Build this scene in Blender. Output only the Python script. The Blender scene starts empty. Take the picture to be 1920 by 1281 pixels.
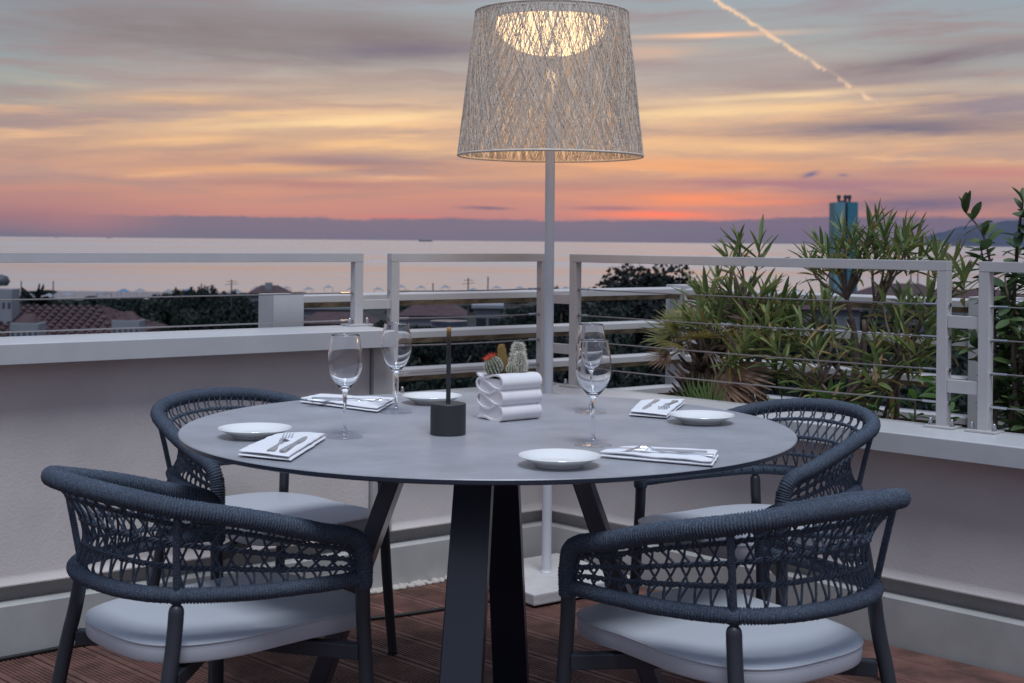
import bpy, bmesh, math, random
import numpy as np
from mathutils import Vector, Matrix, noise as mnoise

R_ = random.Random(7)
PI = math.pi
scene = bpy.context.scene
col = scene.collection

# ------------------------------------------------------------------ camera
FPX, HC = 2541.0, 1.175                       # focal length in photo pixels, eye height
ROLL = math.atan(0.0094)
cam = bpy.data.cameras.new('camera')
cam.sensor_width = 36.0
cam.lens = FPX / 1920 * 36
cam.shift_y = (452 - 640.5) / 1920
cam.clip_start, cam.clip_end = 0.05, 90000
cam.dof.use_dof = True
cam.dof.focus_distance = 3.3
cam.dof.aperture_fstop = 9.0
camo = bpy.data.objects.new('camera', cam)
camo.matrix_world = Matrix.Translation((0, 0, HC)) @ Matrix.Rotation(PI / 2, 4, 'X') @ Matrix.Rotation(ROLL, 4, 'Z')
col.objects.link(camo)
scene.camera = camo
scene.view_settings.view_transform = 'Standard'
scene.view_settings.look = 'None'
scene.view_settings.exposure = 0.0
scene.view_settings.gamma = 1.0

CR, SR = math.cos(ROLL), math.sin(ROLL)
def ray(px, py):
    dx, dy = px - 960, py - 452
    return (CR * dx + SR * dy) / FPX, (-SR * dx + CR * dy) / FPX
def at(px, py, Y):
    u, v = ray(px, py)
    return Vector((u * Y, Y, HC - v * Y))
def on_z(px, py, z):
    u, v = ray(px, py)
    Y = (HC - z) / v
    return Vector((u * Y, Y, z))

def srgb(r, g, b):
    f = lambda c: (c / 255 / 12.92) if c / 255 <= .04045 else ((c / 255 + .055) / 1.055) ** 2.4
    return (f(r), f(g), f(b), 1.0)

# ------------------------------------------------------------------ node helpers
class E:
    """tiny expression wrapper for math nodes"""
    def __init__(s, nt, sock): s.nt, s.s = nt, sock
    def op(s, o, *a):
        n = s.nt.nodes.new('ShaderNodeMath'); n.operation = o
        for i, x in enumerate((s,) + a):
            if isinstance(x, E): s.nt.links.new(x.s, n.inputs[i])
            else: n.inputs[i].default_value = x
        return E(s.nt, n.outputs[0])
    def __add__(s, o): return s.op('ADD', o)
    def __sub__(s, o): return s.op('SUBTRACT', o)
    def __mul__(s, o): return s.op('MULTIPLY', o)
    def __truediv__(s, o): return s.op('DIVIDE', o)
    def clamp(s): return s.op('MAXIMUM', 0.0).op('MINIMUM', 1.0)
    def sstep(s, a, b):
        n = s.nt.nodes.new('ShaderNodeMapRange'); n.interpolation_type = 'SMOOTHSTEP'
        s.nt.links.new(s.s, n.inputs[0])
        n.inputs[1].default_value, n.inputs[2].default_value = a, b
        return E(s.nt, n.outputs[0])
def combine(nt, x, y, z):
    n = nt.nodes.new('ShaderNodeCombineXYZ')
    for i, v in enumerate((x, y, z)):
        if isinstance(v, E): nt.links.new(v.s, n.inputs[i])
        else: n.inputs[i].default_value = v
    return n.outputs[0]
def noise(nt, vec, scale, detail=4, rough=.5, dist=0):
    n = nt.nodes.new('ShaderNodeTexNoise')
    n.inputs['Scale'].default_value = scale; n.inputs['Detail'].default_value = detail
    n.inputs['Roughness'].default_value = rough; n.inputs['Distortion'].default_value = dist
    if vec is not None: nt.links.new(vec, n.inputs['Vector'])
    return E(nt, n.outputs[0])
def ramp(nt, fac, stops):
    n = nt.nodes.new('ShaderNodeValToRGB')
    cr = n.color_ramp
    while len(cr.elements) < len(stops): cr.elements.new(.5)
    for e, (p, c) in zip(cr.elements, stops): e.position, e.color = p, c
    nt.links.new(fac.s, n.inputs[0])
    return n.outputs[0]
def mix(nt, fac, a, b):
    n = nt.nodes.new('ShaderNodeMix'); n.data_type = 'RGBA'
    if isinstance(fac, E): nt.links.new(fac.s, n.inputs[0])
    else: n.inputs[0].default_value = fac
    for i, c in ((6, a), (7, b)):
        if isinstance(c, tuple): n.inputs[i].default_value = c
        else: nt.links.new(c, n.inputs[i])
    return n.outputs[2]

# ------------------------------------------------------------------ sky
world = bpy.data.worlds.new('World'); scene.world = world; world.use_nodes = True
world.cycles.sampling_method = 'MANUAL'; world.cycles.sample_map_resolution = 512
nt = world.node_tree; nt.nodes.clear()
tc = nt.nodes.new('ShaderNodeTexCoord')
sep = nt.nodes.new('ShaderNodeSeparateXYZ'); nt.links.new(tc.outputs['Generated'], sep.inputs[0])
dx, dy, dz = (E(nt, sep.outputs[i]) for i in range(3))
U = dx.op('ARCTAN2', dy) * 57.2958                        # azimuth from the view axis, degrees
Vv = dz.op('MAXIMUM', -1.0).op('MINIMUM', 1.0).op('ARCSINE') * 57.2958     # elevation, degrees
U = U - (Vv * 0.0)
wv = combine(nt, U * .07, Vv * .33, 0.0)
warp = noise(nt, wv, 1.0, 5, .55) - .5
warp2 = noise(nt, combine(nt, U * .2, Vv * 1.2, 3.0), 1.0, 5, .6) - .5
V = Vv + warp * 1.6 + warp2 * .5 * Vv.sstep(.4, 3)
t = (V / 14.0).clamp()
st = lambda d: d / 14.0
warm = ramp(nt, t, [(0, srgb(128, 116, 134)), (st(.85), srgb(192, 134, 132)), (st(1.9), srgb(210, 149, 130)), (st(3.0), srgb(214, 163, 134)),
                    (st(4.4), srgb(234, 187, 147)), (st(5.3), srgb(226, 188, 156)), (st(6.7), srgb(192, 178, 169)), (st(8.2), srgb(170, 170, 169)), (st(10.4), srgb(157, 171, 180)), (1, srgb(150, 168, 184))])
cool = ramp(nt, t, [(0, srgb(118, 114, 134)), (st(.8), srgb(164, 122, 130)), (st(2.0), srgb(192, 142, 132)), (st(3.2), srgb(206, 162, 140)),
                    (st(4.4), srgb(194, 170, 152)), (st(5.6), srgb(166, 166, 160)), (st(7.2), srgb(152, 162, 165)), (st(10), srgb(146, 160, 171)), (1, srgb(146, 164, 182))])
c = mix(nt, U.sstep(-22, -9), cool, warm)
c = mix(nt, U.sstep(9, 24) * .55, c, cool)
# the sky above the frame and behind the camera
hi = ramp(nt, (Vv / 90.0).clamp(), [(0, srgb(118, 118, 142)), (.14, srgb(138, 148, 170)), (.35, srgb(146, 164, 194)), (.65, srgb(148, 172, 208)), (1, srgb(148, 173, 212))])
c = mix(nt, Vv.sstep(10, 34), c, hi)
away = (dy * -1.0).sstep(-.55, .35)
c = mix(nt, away, c, hi)

def blob(c, u0, v0, su, sv, tilt, colr, alpha, nz=1.0, frq=(.22, 1.6, 0)):
    du = U - u0
    dv = Vv - v0 - du * tilt
    n1 = noise(nt, combine(nt, U * frq[0], dv * frq[1], frq[2] + u0), 1.0, 4, .6)
    d = (du / su).op('POWER', 2.0) + ((dv + (n1 - .5) * sv * 1.6 * nz) / sv).op('POWER', 2.0)
    g = (d * -1.0).op('EXPONENT')
    m = (g * (n1 * 1.5 + .25) * alpha).clamp()
    return mix(nt, m, c, colr)
fine = noise(nt, combine(nt, U * .13 + warp * 1.2, V * 1.9, 5.0), 1.0, 5, .5)
c = mix(nt, fine.sstep(.44, .70) * Vv.sstep(.9, 2.2) * .52, c, srgb(164, 138, 137))
mid = noise(nt, combine(nt, U * .11 + warp2 * .8, V * .8 - U * .03, 11.0), 1.0, 5, .52, .3)
c = mix(nt, mid.sstep(.44, .66) * Vv.sstep(1.8, 3.2) * (Vv * -1.0).sstep(-10.5, -7.5) * .55, c, srgb(170, 151, 149))
c = mix(nt, fine.sstep(.46, .26) * Vv.sstep(1.6, 3.0) * (Vv * -1.0).sstep(-7.0, -4.6) * .7, c, srgb(255, 200, 148))
mauve, mauve2, gold, pale = srgb(141, 129, 131), srgb(124, 115, 132), srgb(250, 200, 147), srgb(254, 216, 164)
# veils of thin streaks over everything low
st1 = noise(nt, combine(nt, U * .09 + warp * 1.2, Vv * .95 - U * .06, 1.0), 1.0, 7, .58, .3)
c = mix(nt, st1.sstep(.50, .72) * Vv.sstep(1.2, 3.2) * .5, c, srgb(158, 132, 136))
st2 = noise(nt, combine(nt, U * .10, Vv * 1.5 - U * .09, 9.0), 1.0, 7, .6, .2)
c = mix(nt, st2.sstep(.54, .72) * Vv.sstep(2.2, 4.0) * (Vv * -1.0).sstep(-7.6, -5.6) * .75 * U.sstep(-19, -12), c, srgb(250, 205, 150))
for a in [(-14, 8.8, 8.5, 1.2, -.02, mauve, .85), (-5.4, 8.5, 5.0, .75, -.05, mauve, .95), (-11, 7.8, 6.0, .6, -.07, mauve, .75), (-4.5, 7.9, 3.6, .3, .03, mauve2, .8),
          (-13.5, 5.7, 3.4, .22, .02, gold, .55), (-7.0, 6.3, 5.0, .55, .03, srgb(186, 166, 152), .6),
          (17.6, 7.5, 5.2, .36, .12, srgb(134, 120, 128), .95), (13.0, 6.3, 6.0, .3, .1, srgb(150, 134, 142), .8), (15.8, 4.8, 6.2, .42, .02, srgb(130, 120, 134), .9),
          (20, 5.6, 3.6, .4, .02, srgb(140, 130, 148), .7), (8.6, 7.0, 3.5, .6, .08, srgb(170, 160, 158), .6),
          (-6.4, 3.15, 4.2, .30, -.02, srgb(158, 128, 134), .9), (-12.5, 4.0, 4.6, .5, .03, srgb(176, 146, 138), .65), (-9, 2.3, 4.4, .22, 0, srgb(176, 130, 130), .7),
          (-6.5, 5.0, 6.6, .26, .075, pale, .95), (-13.8, 4.0, 3.2, .2, .07, gold, .8), (-5.0, 4.0, 4.4, .28, 0, gold, .8), (-10, 2.9, 5, .16, .03, srgb(240, 180, 130), .7),
          (7.4, 5.4, 4.6, .32, .06, pale, .95), (11, 6.1, 5.0, .18, .05, srgb(250, 216, 170), .8), (9.4, 4.0, 5.0, .24, 0, gold, .85), (7.0, 3.2, 4.6, .3, .0, srgb(250, 176, 122), .8),
          (7.8, 1.85, 3.6, .32, .01, srgb(252, 152, 110), .9), (6.0, 1.15, 2.6, .16, 0, srgb(255, 138, 108), .95), (10.5, 1.7, 4, .12, .02, srgb(246, 150, 116), .8),
          (13.5, 2.4, 5.0, .3, .01, srgb(160, 122, 140), .8), (17, 1.7, 5.0, .42, .02, srgb(120, 108, 134), .85), (9.5, 2.5, 3.8, .14, .0, srgb(176, 124, 134), .8),
          (19, 2.9, 3.4, .25, .0, srgb(196, 132, 134), .7), (2.5, 2.3, 3.4, .2, .01, srgb(190, 138, 130), .6)]:
    c = blob(c, *a)
# bank of cloud lying on the horizon
nb = noise(nt, combine(nt, U * .55, 0.0, 4.0), 1.0, 6, .62) - .5
nb2 = noise(nt, combine(nt, U * .22, Vv * 2.2, 7.0), 1.0, 5, .6) - .5
nb3 = noise(nt, combine(nt, U * 1.7, Vv * 3.0, 2.0), 1.0, 5, .6) - .5
top = U.sstep(8, 13) * .22 + .93 + nb * .22 + nb3 * .16
bank = ((top - Vv) + nb2 * .34).sstep(-.05, .10) * (U.sstep(-18.5, -13.0) * .85 + .1)
bank_col = mix(nt, U.sstep(3, 14), srgb(120, 115, 134), srgb(112, 107, 132))
c = mix(nt, bank * .95 * (away * -1.0 + 1.0), c, bank_col)
for a in [(-1.1, 1.38, 1.0, .07, -.02, srgb(118, 108, 130), .95, .6), (12.4, 2.87, .34, .11, .25, srgb(126, 116, 146), .9, .5), (13.7, 2.83, .2, .06, 0, srgb(130, 118, 146), .8, .5),
          (6.2, 1.2, 1.2, .09, .0, srgb(255, 132, 112), .9, .8), (4.0, 1.42, 1.5, .08, 0, srgb(146, 112, 132), .7, .8), (-4.5, .98, 2.2, .06, 0, srgb(216, 128, 122), .7, .8)]:
    c = blob(c, *a[:7], nz=a[7], frq=(.9, 5, 0))
# vapour trail, and a thin level one
ax, ay, bx, by = 8.3, 10.15, 15.7, 5.35
L_ = math.hypot(bx - ax, by - ay); ex, ey = (bx - ax) / L_, (by - ay) / L_
pu, pv = U - ax, Vv - ay
al = pu * ex + pv * ey
nz = noise(nt, combine(nt, al * 1.1, 0.0, 2.0), 1.0, 6, .68)
ac = pu * (-ey) + pv * ex + (nz - .5) * .75
brk = (nz - al * .02).sstep(.30, .50)
wd = nz * .10 + .03
tr = ((ac / wd).op('POWER', 2.0) * -1.0).op('EXPONENT') * (al / L_).sstep(-.6, -.2) * (al / L_ * -1.0).sstep(-1.02, -.85) * (brk * .8 + .1)
c = mix(nt, tr.clamp(), c, srgb(255, 214, 176))
c = blob(c, 8.2, 8.62, 3.0, .11, .02, srgb(250, 200, 162), .95, .6)
c = blob(c, 5.6, 8.0, 2.4, .3, .02, srgb(216, 180, 158), .7)
# below the horizon (hidden by the sea)
c = mix(nt, (Vv * -1.0).sstep(.3, 3), c, srgb(120, 120, 132))
bg = nt.nodes.new('ShaderNodeBackground'); nt.links.new(c, bg.inputs[0]); bg.inputs[1].default_value = 1.0
wo = nt.nodes.new('ShaderNodeOutputWorld'); nt.links.new(bg.outputs[0], wo.inputs[0])

# after sunset the light comes softly from the high open sky behind the camera
sun = bpy.data.lights.new('sun', 'SUN'); sun.energy = 2.25; sun.angle = math.radians(20); sun.color = (.84, .91, 1.0)
suno = bpy.data.objects.new('sun', sun)
sd = Vector((.08, -.38, .92))
suno.rotation_euler = sd.to_track_quat('Z', 'Y').to_euler()
col.objects.link(suno)

# ------------------------------------------------------------------ materials
def mat(name, base, rough=.6, metal=0.0, var=0.0, vscale=8.0, bump=0.0, bscale=60.0, var_col=None, coord='Object', spec=.5, stretch=None, **kw):
    m = bpy.data.materials.new(name); m.use_nodes = True
    nt = m.node_tree; b = nt.nodes['Principled BSDF']
    base = tuple(base)[:3] + (1,)
    b.inputs['Base Color'].default_value = base
    b.inputs['Roughness'].default_value = rough; b.inputs['Metallic'].default_value = metal
    b.inputs['Specular IOR Level'].default_value = spec
    vec = None
    if var or bump:
        tcn = nt.nodes.new('ShaderNodeTexCoord'); vec = tcn.outputs[coord]
        if stretch:
            mp = nt.nodes.new('ShaderNodeMapping'); mp.inputs['Scale'].default_value = stretch
            nt.links.new(vec, mp.inputs[0]); vec = mp.outputs[0]
    if var:
        n = noise(nt, vec, vscale, 6, .6)
        dark = var_col if var_col else tuple(x * (1 - var) for x in base[:3]) + (1,)
        lite = tuple(min(1, x * (1 + var * .6)) for x in base[:3]) + (1,)
        nt.links.new(mix(nt, n.sstep(.3, .7), lite if not var_col else base, tuple(dark)[:3] + (1,)), b.inputs['Base Color'])
        rr = n * .18 + (rough - .09)
        nt.links.new(rr.s, b.inputs['Roughness'])
    if bump:
        n2 = noise(nt, vec, bscale, 3, .6)
        bn = nt.nodes.new('ShaderNodeBump'); bn.inputs['Strength'].default_value = bump; bn.inputs['Distance'].default_value = .004
        nt.links.new(n2.s, bn.inputs['Height']); nt.links.new(bn.outputs[0], b.inputs['Normal'])
    for k, v in kw.items(): b.inputs[k].default_value = v
    return m

M = {}
M['stucco'] = mat('stucco', (.61, .55, .53), .85, var=.11, vscale=1.7, bump=.28, bscale=110)
M['white_paint'] = mat('white_paint', (.52, .52, .525), .38, var=.07, vscale=4, bump=.04, bscale=30)
M['plinth'] = mat('plinth', (.43, .425, .41), .6, var=.12, vscale=5, bump=.08, bscale=40)
M['rail_paint'] = mat('rail_paint', (.52, .505, .50), .35, var=.06, vscale=6)
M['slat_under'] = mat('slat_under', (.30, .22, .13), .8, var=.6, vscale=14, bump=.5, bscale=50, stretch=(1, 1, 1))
M['steel'] = mat('steel', (.55, .55, .56), .25, 1.0)
M['cable'] = mat('cable_steel', (.36, .33, .32), .4, .9)
M['deck'] = mat('deck', (.14, .066, .052), .6, var=.45, vscale=9, bump=.25, bscale=90, stretch=(1, 1, 1))
M['soil'] = mat('soil', (.05, .038, .03), .95, var=.4, vscale=20, bump=1, bscale=40)
M['table_top'] = mat('table_top', (.33, .335, .36), .36, var=.16, vscale=7, bump=.03, bscale=120)
M['dark_metal'] = mat('dark_metal', (.016, .024, .044), .27, 0.0, spec=.9)
M['chair_metal'] = mat('chair_metal', (.030, .034, .044), .45, .1, bump=.03, bscale=400)
M['plate'] = mat('plate', (.80, .80, .78), .12)
M['linen'] = mat('linen', (.80, .80, .82), .9, bump=.35, bscale=450)
M['cutlery'] = mat('cutlery', (.90, .91, .93), .28, 1.0)
M['black'] = mat('black_coat', (.028, .029, .033), .5, bump=.05, bscale=400)
M['pot'] = mat('pot', (.78, .75, .76), .55, var=.03, vscale=20)
M['vinyl'] = mat('vinyl', (.50, .52, .56), .42, bump=.06, bscale=500)
M['concrete'] = mat('concrete', (.52, .50, .50), .7, var=.1, vscale=9, bump=.3, bscale=60)
M['lamp_white'] = mat('lamp_white', (.60, .61, .64), .4, var=.04, vscale=8)
M['string'] = mat('string', (.68, .585, .49), .6)
M['pebble'] = mat('pebble', (.50, .46, .42), .7, var=.45, vscale=20)
M['rubber'] = mat('rubber', (.012, .012, .013), .5)
M['bark'] = mat('bark', (.17, .125, .10), .9, var=.4, vscale=30, bump=.6, bscale=80)
M['palm_fibre'] = mat('palm_fibre', (.07, .045, .032), .95, var=.5, vscale=40, bump=1, bscale=80)
M['dry_leaf'] = mat('dry_leaf', (.22, .135, .09), .8, var=.4, vscale=20)

def rope_mat():
    m = bpy.data.materials.new('rope'); m.use_nodes = True
    nt = m.node_tree; b = nt.nodes['Principled BSDF']
    tcn = nt.nodes.new('ShaderNodeTexCoord')
    n = noise(nt, tcn.outputs['Object'], 520, 2, .7)
    n2 = noise(nt, tcn.outputs['Object'], 9, 3, .5)
    cc = mix(nt, n.sstep(.42, .68), (.030, .041, .064, 1), (.13, .165, .22, 1))
    cc = mix(nt, n2.sstep(.35, .7) * .35, cc, (.036, .048, .072, 1))
    nt.links.new(cc, b.inputs['Base Color'])
    b.inputs['Roughness'].default_value = .75
    b.inputs['Specular IOR Level'].default_value = .35
    bn = nt.nodes.new('ShaderNodeBump'); bn.inputs['Strength'].default_value = .5; bn.inputs['Distance'].default_value = .002
    nt.links.new(n.s, bn.inputs['Height']); nt.links.new(bn.outputs[0], b.inputs['Normal'])
    return m
M['rope'] = rope_mat()
def glass_mat():
    m = bpy.data.materials.new('clear_glass'); m.use_nodes = True
    b = m.node_tree.nodes['Principled BSDF']
    b.inputs['Transmission Weight'].default_value = 1; b.inputs['Roughness'].default_value = 0
    b.inputs['IOR'].default_value = 1.5; b.inputs['Base Color'].default_value = (.985, .99, 1, 1)
    return m
M['glass'] = glass_mat()
def thin_glass_mat():
    m = bpy.data.materials.new('thin_glass'); m.use_nodes = True; nt = m.node_tree; nt.nodes.clear()
    tr = nt.nodes.new('ShaderNodeBsdfTransparent'); tr.inputs[0].default_value = (.97, .98, 1, 1)
    gl = nt.nodes.new('ShaderNodeBsdfGlossy'); gl.inputs['Roughness'].default_value = .02
    fr = nt.nodes.new('ShaderNodeLayerWeight'); fr.inputs[0].default_value = .5
    fk_ = E(nt, fr.outputs['Facing']).op('POWER', 3.0) * .62 + .08
    mx = nt.nodes.new('ShaderNodeMixShader'); out = nt.nodes.new('ShaderNodeOutputMaterial')
    nt.links.new(fk_.s, mx.inputs[0]); nt.links.new(tr.outputs[0], mx.inputs[1]); nt.links.new(gl.outputs[0], mx.inputs[2]); nt.links.new(mx.outputs[0], out.inputs[0])
    return m
M['thin_glass'] = thin_glass_mat()
def emit_mat(name, colr, s):
    m = bpy.data.materials.new(name); m.use_nodes = True
    b = m.node_tree.nodes['Principled BSDF']
    b.inputs['Base Color'].default_value = (.8, .75, .65, 1)
    b.inputs['Emission Color'].default_value = colr + (1,); b.inputs['Emission Strength'].default_value = s
    return m
M['diffuser'] = emit_mat('lit_diffuser', (1, .66, .34), 1.9)
M['led'] = emit_mat('lit_led', (1, .58, .22), 16.0)
def leaf_mat(name, a, b_, tip=None, rough=.45):
    m = bpy.data.materials.new(name); m.use_nodes = True
    nt = m.node_tree; b = nt.nodes['Principled BSDF']
    oi = nt.nodes.new('ShaderNodeObjectInfo'); geo = nt.nodes.new('ShaderNodeNewGeometry')
    tcn = nt.nodes.new('ShaderNodeTexCoord')
    f = (E(nt, oi.outputs['Random']) * .6 + noise(nt, tcn.outputs['Object'], 30, 2) * .4)
    cc = mix(nt, f.sstep(.2, .8), a + (1,), b_ + (1,))
    if tip:
        at_ = nt.nodes.new('ShaderNodeAttribute'); at_.attribute_name = 'along'
        k = E(nt, at_.outputs['Fac']) + (E(nt, oi.outputs['Random']) - .5) * .5
        cc = mix(nt, k.sstep(.82, 1.1) * .8, cc, tip + (1,))
    nt.links.new(cc, b.inputs['Base Color'])
    b.inputs['Roughness'].default_value = rough
    b.inputs['Specular IOR Level'].default_value = .4
    tr_n = nt.nodes.new('ShaderNodeBsdfTranslucent'); nt.links.new(cc, tr_n.inputs[0])
    mx = nt.nodes.new('ShaderNodeMixShader'); mx.inputs[0].default_value = .3
    out = nt.nodes['Material Output']
    nt.links.new(b.outputs[0], mx.inputs[1]); nt.links.new(tr_n.outputs[0], mx.inputs[2]); nt.links.new(mx.outputs[0], out.inputs[0])
    return m
M['oleander'] = leaf_mat('oleander_leaf', (.12, .18, .062), (.27, .315, .11), (.34, .19, .10))
M['oleander_old'] = leaf_mat('oleander_old_leaf', (.24, .20, .065), (.32, .24, .09), (.40, .22, .13))
M['palm_leaf'] = leaf_mat('palm_leaf', (.14, .145, .04), (.24, .19, .055), (.34, .22, .11))
M['palm_green'] = leaf_mat('palm_green', (.08, .14, .035), (.12, .18, .05))
M['broad'] = leaf_mat('broad_leaf', (.06, .11, .045), (.12, .17, .065))
M['bright'] = leaf_mat('bright_leaf', (.07, .16, .035), (.12, .22, .05))
def crown_mat(name, a, b_):
    m = bpy.data.materials.new(name); m.use_nodes = True
    nt = m.node_tree; b = nt.nodes['Principled BSDF']
    oi = nt.nodes.new('ShaderNodeObjectInfo'); tcn = nt.nodes.new('ShaderNodeTexCoord')
    f = noise(nt, tcn.outputs['Object'], .9, 3) * .7 + E(nt, oi.outputs['Random']) * .3
    nt.links.new(mix(nt, f.sstep(.25, .75), a + (1,), b_ + (1,)), b.inputs['Base Color'])
    b.inputs['Roughness'].default_value = .8; b.inputs['Specular IOR Level'].default_value = .1
    return m
M['crown'] = crown_mat('tree_foliage', (.015, .023, .022), (.032, .043, .036))
M['crown_dark'] = crown_mat('dark_tree_foliage', (.010, .013, .015), (.020, .025, .025))
M['roof_red'] = mat('roof_tile', (.055, .027, .031), .8, var=.3, vscale=1.5)
M['far_white'] = mat('far_white', (.20, .215, .245), .8, var=.1, vscale=.8)
M['far_grey'] = mat('far_grey', (.11, .12, .14), .8, var=.15, vscale=.8)
M['far_glass'] = mat('far_glass', (.03, .035, .045), .15)
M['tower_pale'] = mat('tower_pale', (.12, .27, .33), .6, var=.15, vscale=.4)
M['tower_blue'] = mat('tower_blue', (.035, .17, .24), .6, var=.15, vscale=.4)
M['tower_dark'] = mat('tower_dark', (.05, .06, .075), .6)
M['canvas_blue'] = mat('canvas_blue', (.06, .16, .30), .7)

# ------------------------------------------------------------------ object helpers
def link(o): col.objects.link(o); return o
def tag(o, label=None, cat=None, group=None, kind=None):
    if label: o['label'] = label
    if cat: o['category'] = cat
    if group: o['group'] = group
    if kind: o['kind'] = kind
    return o
def empty(name, loc=(0, 0, 0), rz=0.0, label=None, cat=None, group=None):
    o = bpy.data.objects.new(name, None); o.empty_display_size = .1
    o.location = loc; o.rotation_euler = (0, 0, rz)
    link(o); return tag(o, label, cat, group)
class MB:
    def __init__(s): s.v, s.f, s.att = [], [], []
    def add(s, vs, fs):
        n = len(s.v); s.v += [tuple(v) for v in vs]; s.f += [tuple(i + n for i in f) for f in fs]; return s
    def hexa(s, c8):        # bottom 4 then top 4, same winding
        return s.add(c8, [(0, 3, 2, 1), (4, 5, 6, 7), (0, 1, 5, 4), (1, 2, 6, 5), (2, 3, 7, 6), (3, 0, 4, 7)])
    def box(s, a, b):
        x0, y0, z0 = a; x1, y1, z1 = b
        return s.hexa([(x0, y0, z0), (x1, y0, z0), (x1, y1, z0), (x0, y1, z0), (x0, y0, z1), (x1, y0, z1), (x1, y1, z1), (x0, y1, z1)])
    def bar(s, p, q, w, h, up=(0, 0, 1)):
        p, q = Vector(p), Vector(q); d = (q - p).normalized(); up = Vector(up)
        x = d.cross(up).normalized(); y = x.cross(d)
        x, y = x * w / 2, y * h / 2
        return s.hexa([p - x - y, p + x - y, p + x + y, p - x + y, q - x - y, q + x - y, q + x + y, q - x + y])
    def tube(s, path, r, n=8, caps=True):
        P = [Vector(p) for p in path]; m = len(P)
        rs = r if hasattr(r, '__len__') else [r] * m
        T = [((P[min(i + 1, m - 1)] - P[max(i - 1, 0)]).normalized()) for i in range(m)]
        u = T[0].orthogonal().normalized(); vs = []; fs = []
        for i in range(m):
            if i:
                u = (u - T[i] * u.dot(T[i]))
                u = u.normalized() if u.length > 1e-6 else T[i].orthogonal().normalized()
            w = T[i].cross(u)
            for k in range(n):
                a = 2 * PI * k / n
                vs.append(P[i] + (u * math.cos(a) + w * math.sin(a)) * rs[i])
        for i in range(m - 1):
            for k in range(n):
                k2 = (k + 1) % n
                fs.append((i * n + k, i * n + k2, (i + 1) * n + k2, (i + 1) * n + k))
        if caps:
            fs.append(tuple(range(n - 1, -1, -1))); fs.append(tuple((m - 1) * n + k for k in range(n)))
        return s.add(vs, fs)
    def lathe(s, prof, n=24, c=(0, 0, 0), cap=True):
        vs = []; fs = []; m = len(prof)
        for r, z in prof:
            for k in range(n):
                a = 2 * PI * k / n
                vs.append((c[0] + r * math.cos(a), c[1] + r * math.sin(a), c[2] + z))
        for i in range(m - 1):
            for k in range(n):
                k2 = (k + 1) % n
                fs.append((i * n + k, i * n + k2, (i + 1) * n + k2, (i + 1) * n + k))
        if cap:
            if prof[0][0] > 1e-6: fs.append(tuple(range(n - 1, -1, -1)))
            if prof[-1][0] > 1e-6: fs.append(tuple((m - 1) * n + k for k in range(n)))
        return s.add(vs, fs)
    def prism(s, poly, f0, f1):   # poly points mapped by f0/f1 to 3D
        n = len(poly); a = [f0(p) for p in poly]; b = [f1(p) for p in poly]
        fs = [(i, (i + 1) % n, n + (i + 1) % n, n + i) for i in range(n)]
        fs += [tuple(range(n - 1, -1, -1)), tuple(range(n, 2 * n))]
        return s.add(a + b, fs)
    def mesh(s, name, material, smooth=None, bevel=0, fix=True, merge=0):
        me = bpy.data.meshes.new(name)
        me.from_pydata(s.v, [], s.f)
        if fix or bevel or merge:
            bm = bmesh.new(); bm.from_mesh(me)
            if merge: bmesh.ops.remove_doubles(bm, verts=bm.verts, dist=merge)
            if fix: bmesh.ops.recalc_face_normals(bm, faces=bm.faces)
            if bevel:
                ed = [e for e in bm.edges if len(e.link_faces) == 2 and e.calc_face_angle(0) > .6]
                bmesh.ops.bevel(bm, geom=ed, offset=bevel, segments=2, profile=.6, affect='EDGES', clamp_overlap=True)
            bm.to_mesh(me); bm.free()
        if smooth is not None:
            me.polygons.foreach_set('use_smooth', [True] * len(me.polygons))
            if smooth < 3: me.set_sharp_from_angle(angle=smooth)
        ms = material if isinstance(material, (list, tuple)) else [material]
        for x in ms: me.materials.append(x)
        return me
    def build(s, name, material, parent=None, **k):
        o = bpy.data.objects.new(name, s.mesh(name, material, **k)); link(o)
        if parent: o.parent = parent
        return o
def place(name, me, parent=None, mtx=None):
    o = bpy.data.objects.new(name, me); link(o)
    if parent: o.parent = parent
    if mtx is not None: o.matrix_basis = mtx
    return o
def copy_tree(o, parent=None):
    c2 = o.copy(); link(c2)
    if parent: c2.parent = parent
    for ch in list(o.children): copy_tree(ch, c2)
    return c2
def catmull(P, n=8):
    P = [Vector(p) for p in P]; Q = [P[0] * 2 - P[1]] + P + [P[-1] * 2 - P[-2]]; out = []
    for i in range(1, len(Q) - 2):
        a, b, c_, d = Q[i - 1:i + 3]
        for k in range(n):
            t = k / n
            out.append(.5 * ((2 * b) + (c_ - a) * t + (2 * a - 5 * b + 4 * c_ - d) * t * t + (3 * b - a - 3 * c_ + d) * t ** 3))
    out.append(P[-1]); return out
def resample(P, step=None, count=None):
    P = [Vector(p) for p in P]; L = [0]
    for i in range(1, len(P)): L.append(L[-1] + (P[i] - P[i - 1]).length)
    n = count or max(2, int(round(L[-1] / step)) + 1); out = []; j = 0
    for k in range(n):
        d = L[-1] * k / (n - 1)
        while j < len(P) - 2 and L[j + 1] < d: j += 1
        t = (d - L[j]) / max(1e-9, L[j + 1] - L[j]); out.append(P[j].lerp(P[j + 1], min(1, max(0, t))))
    return out

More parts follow.
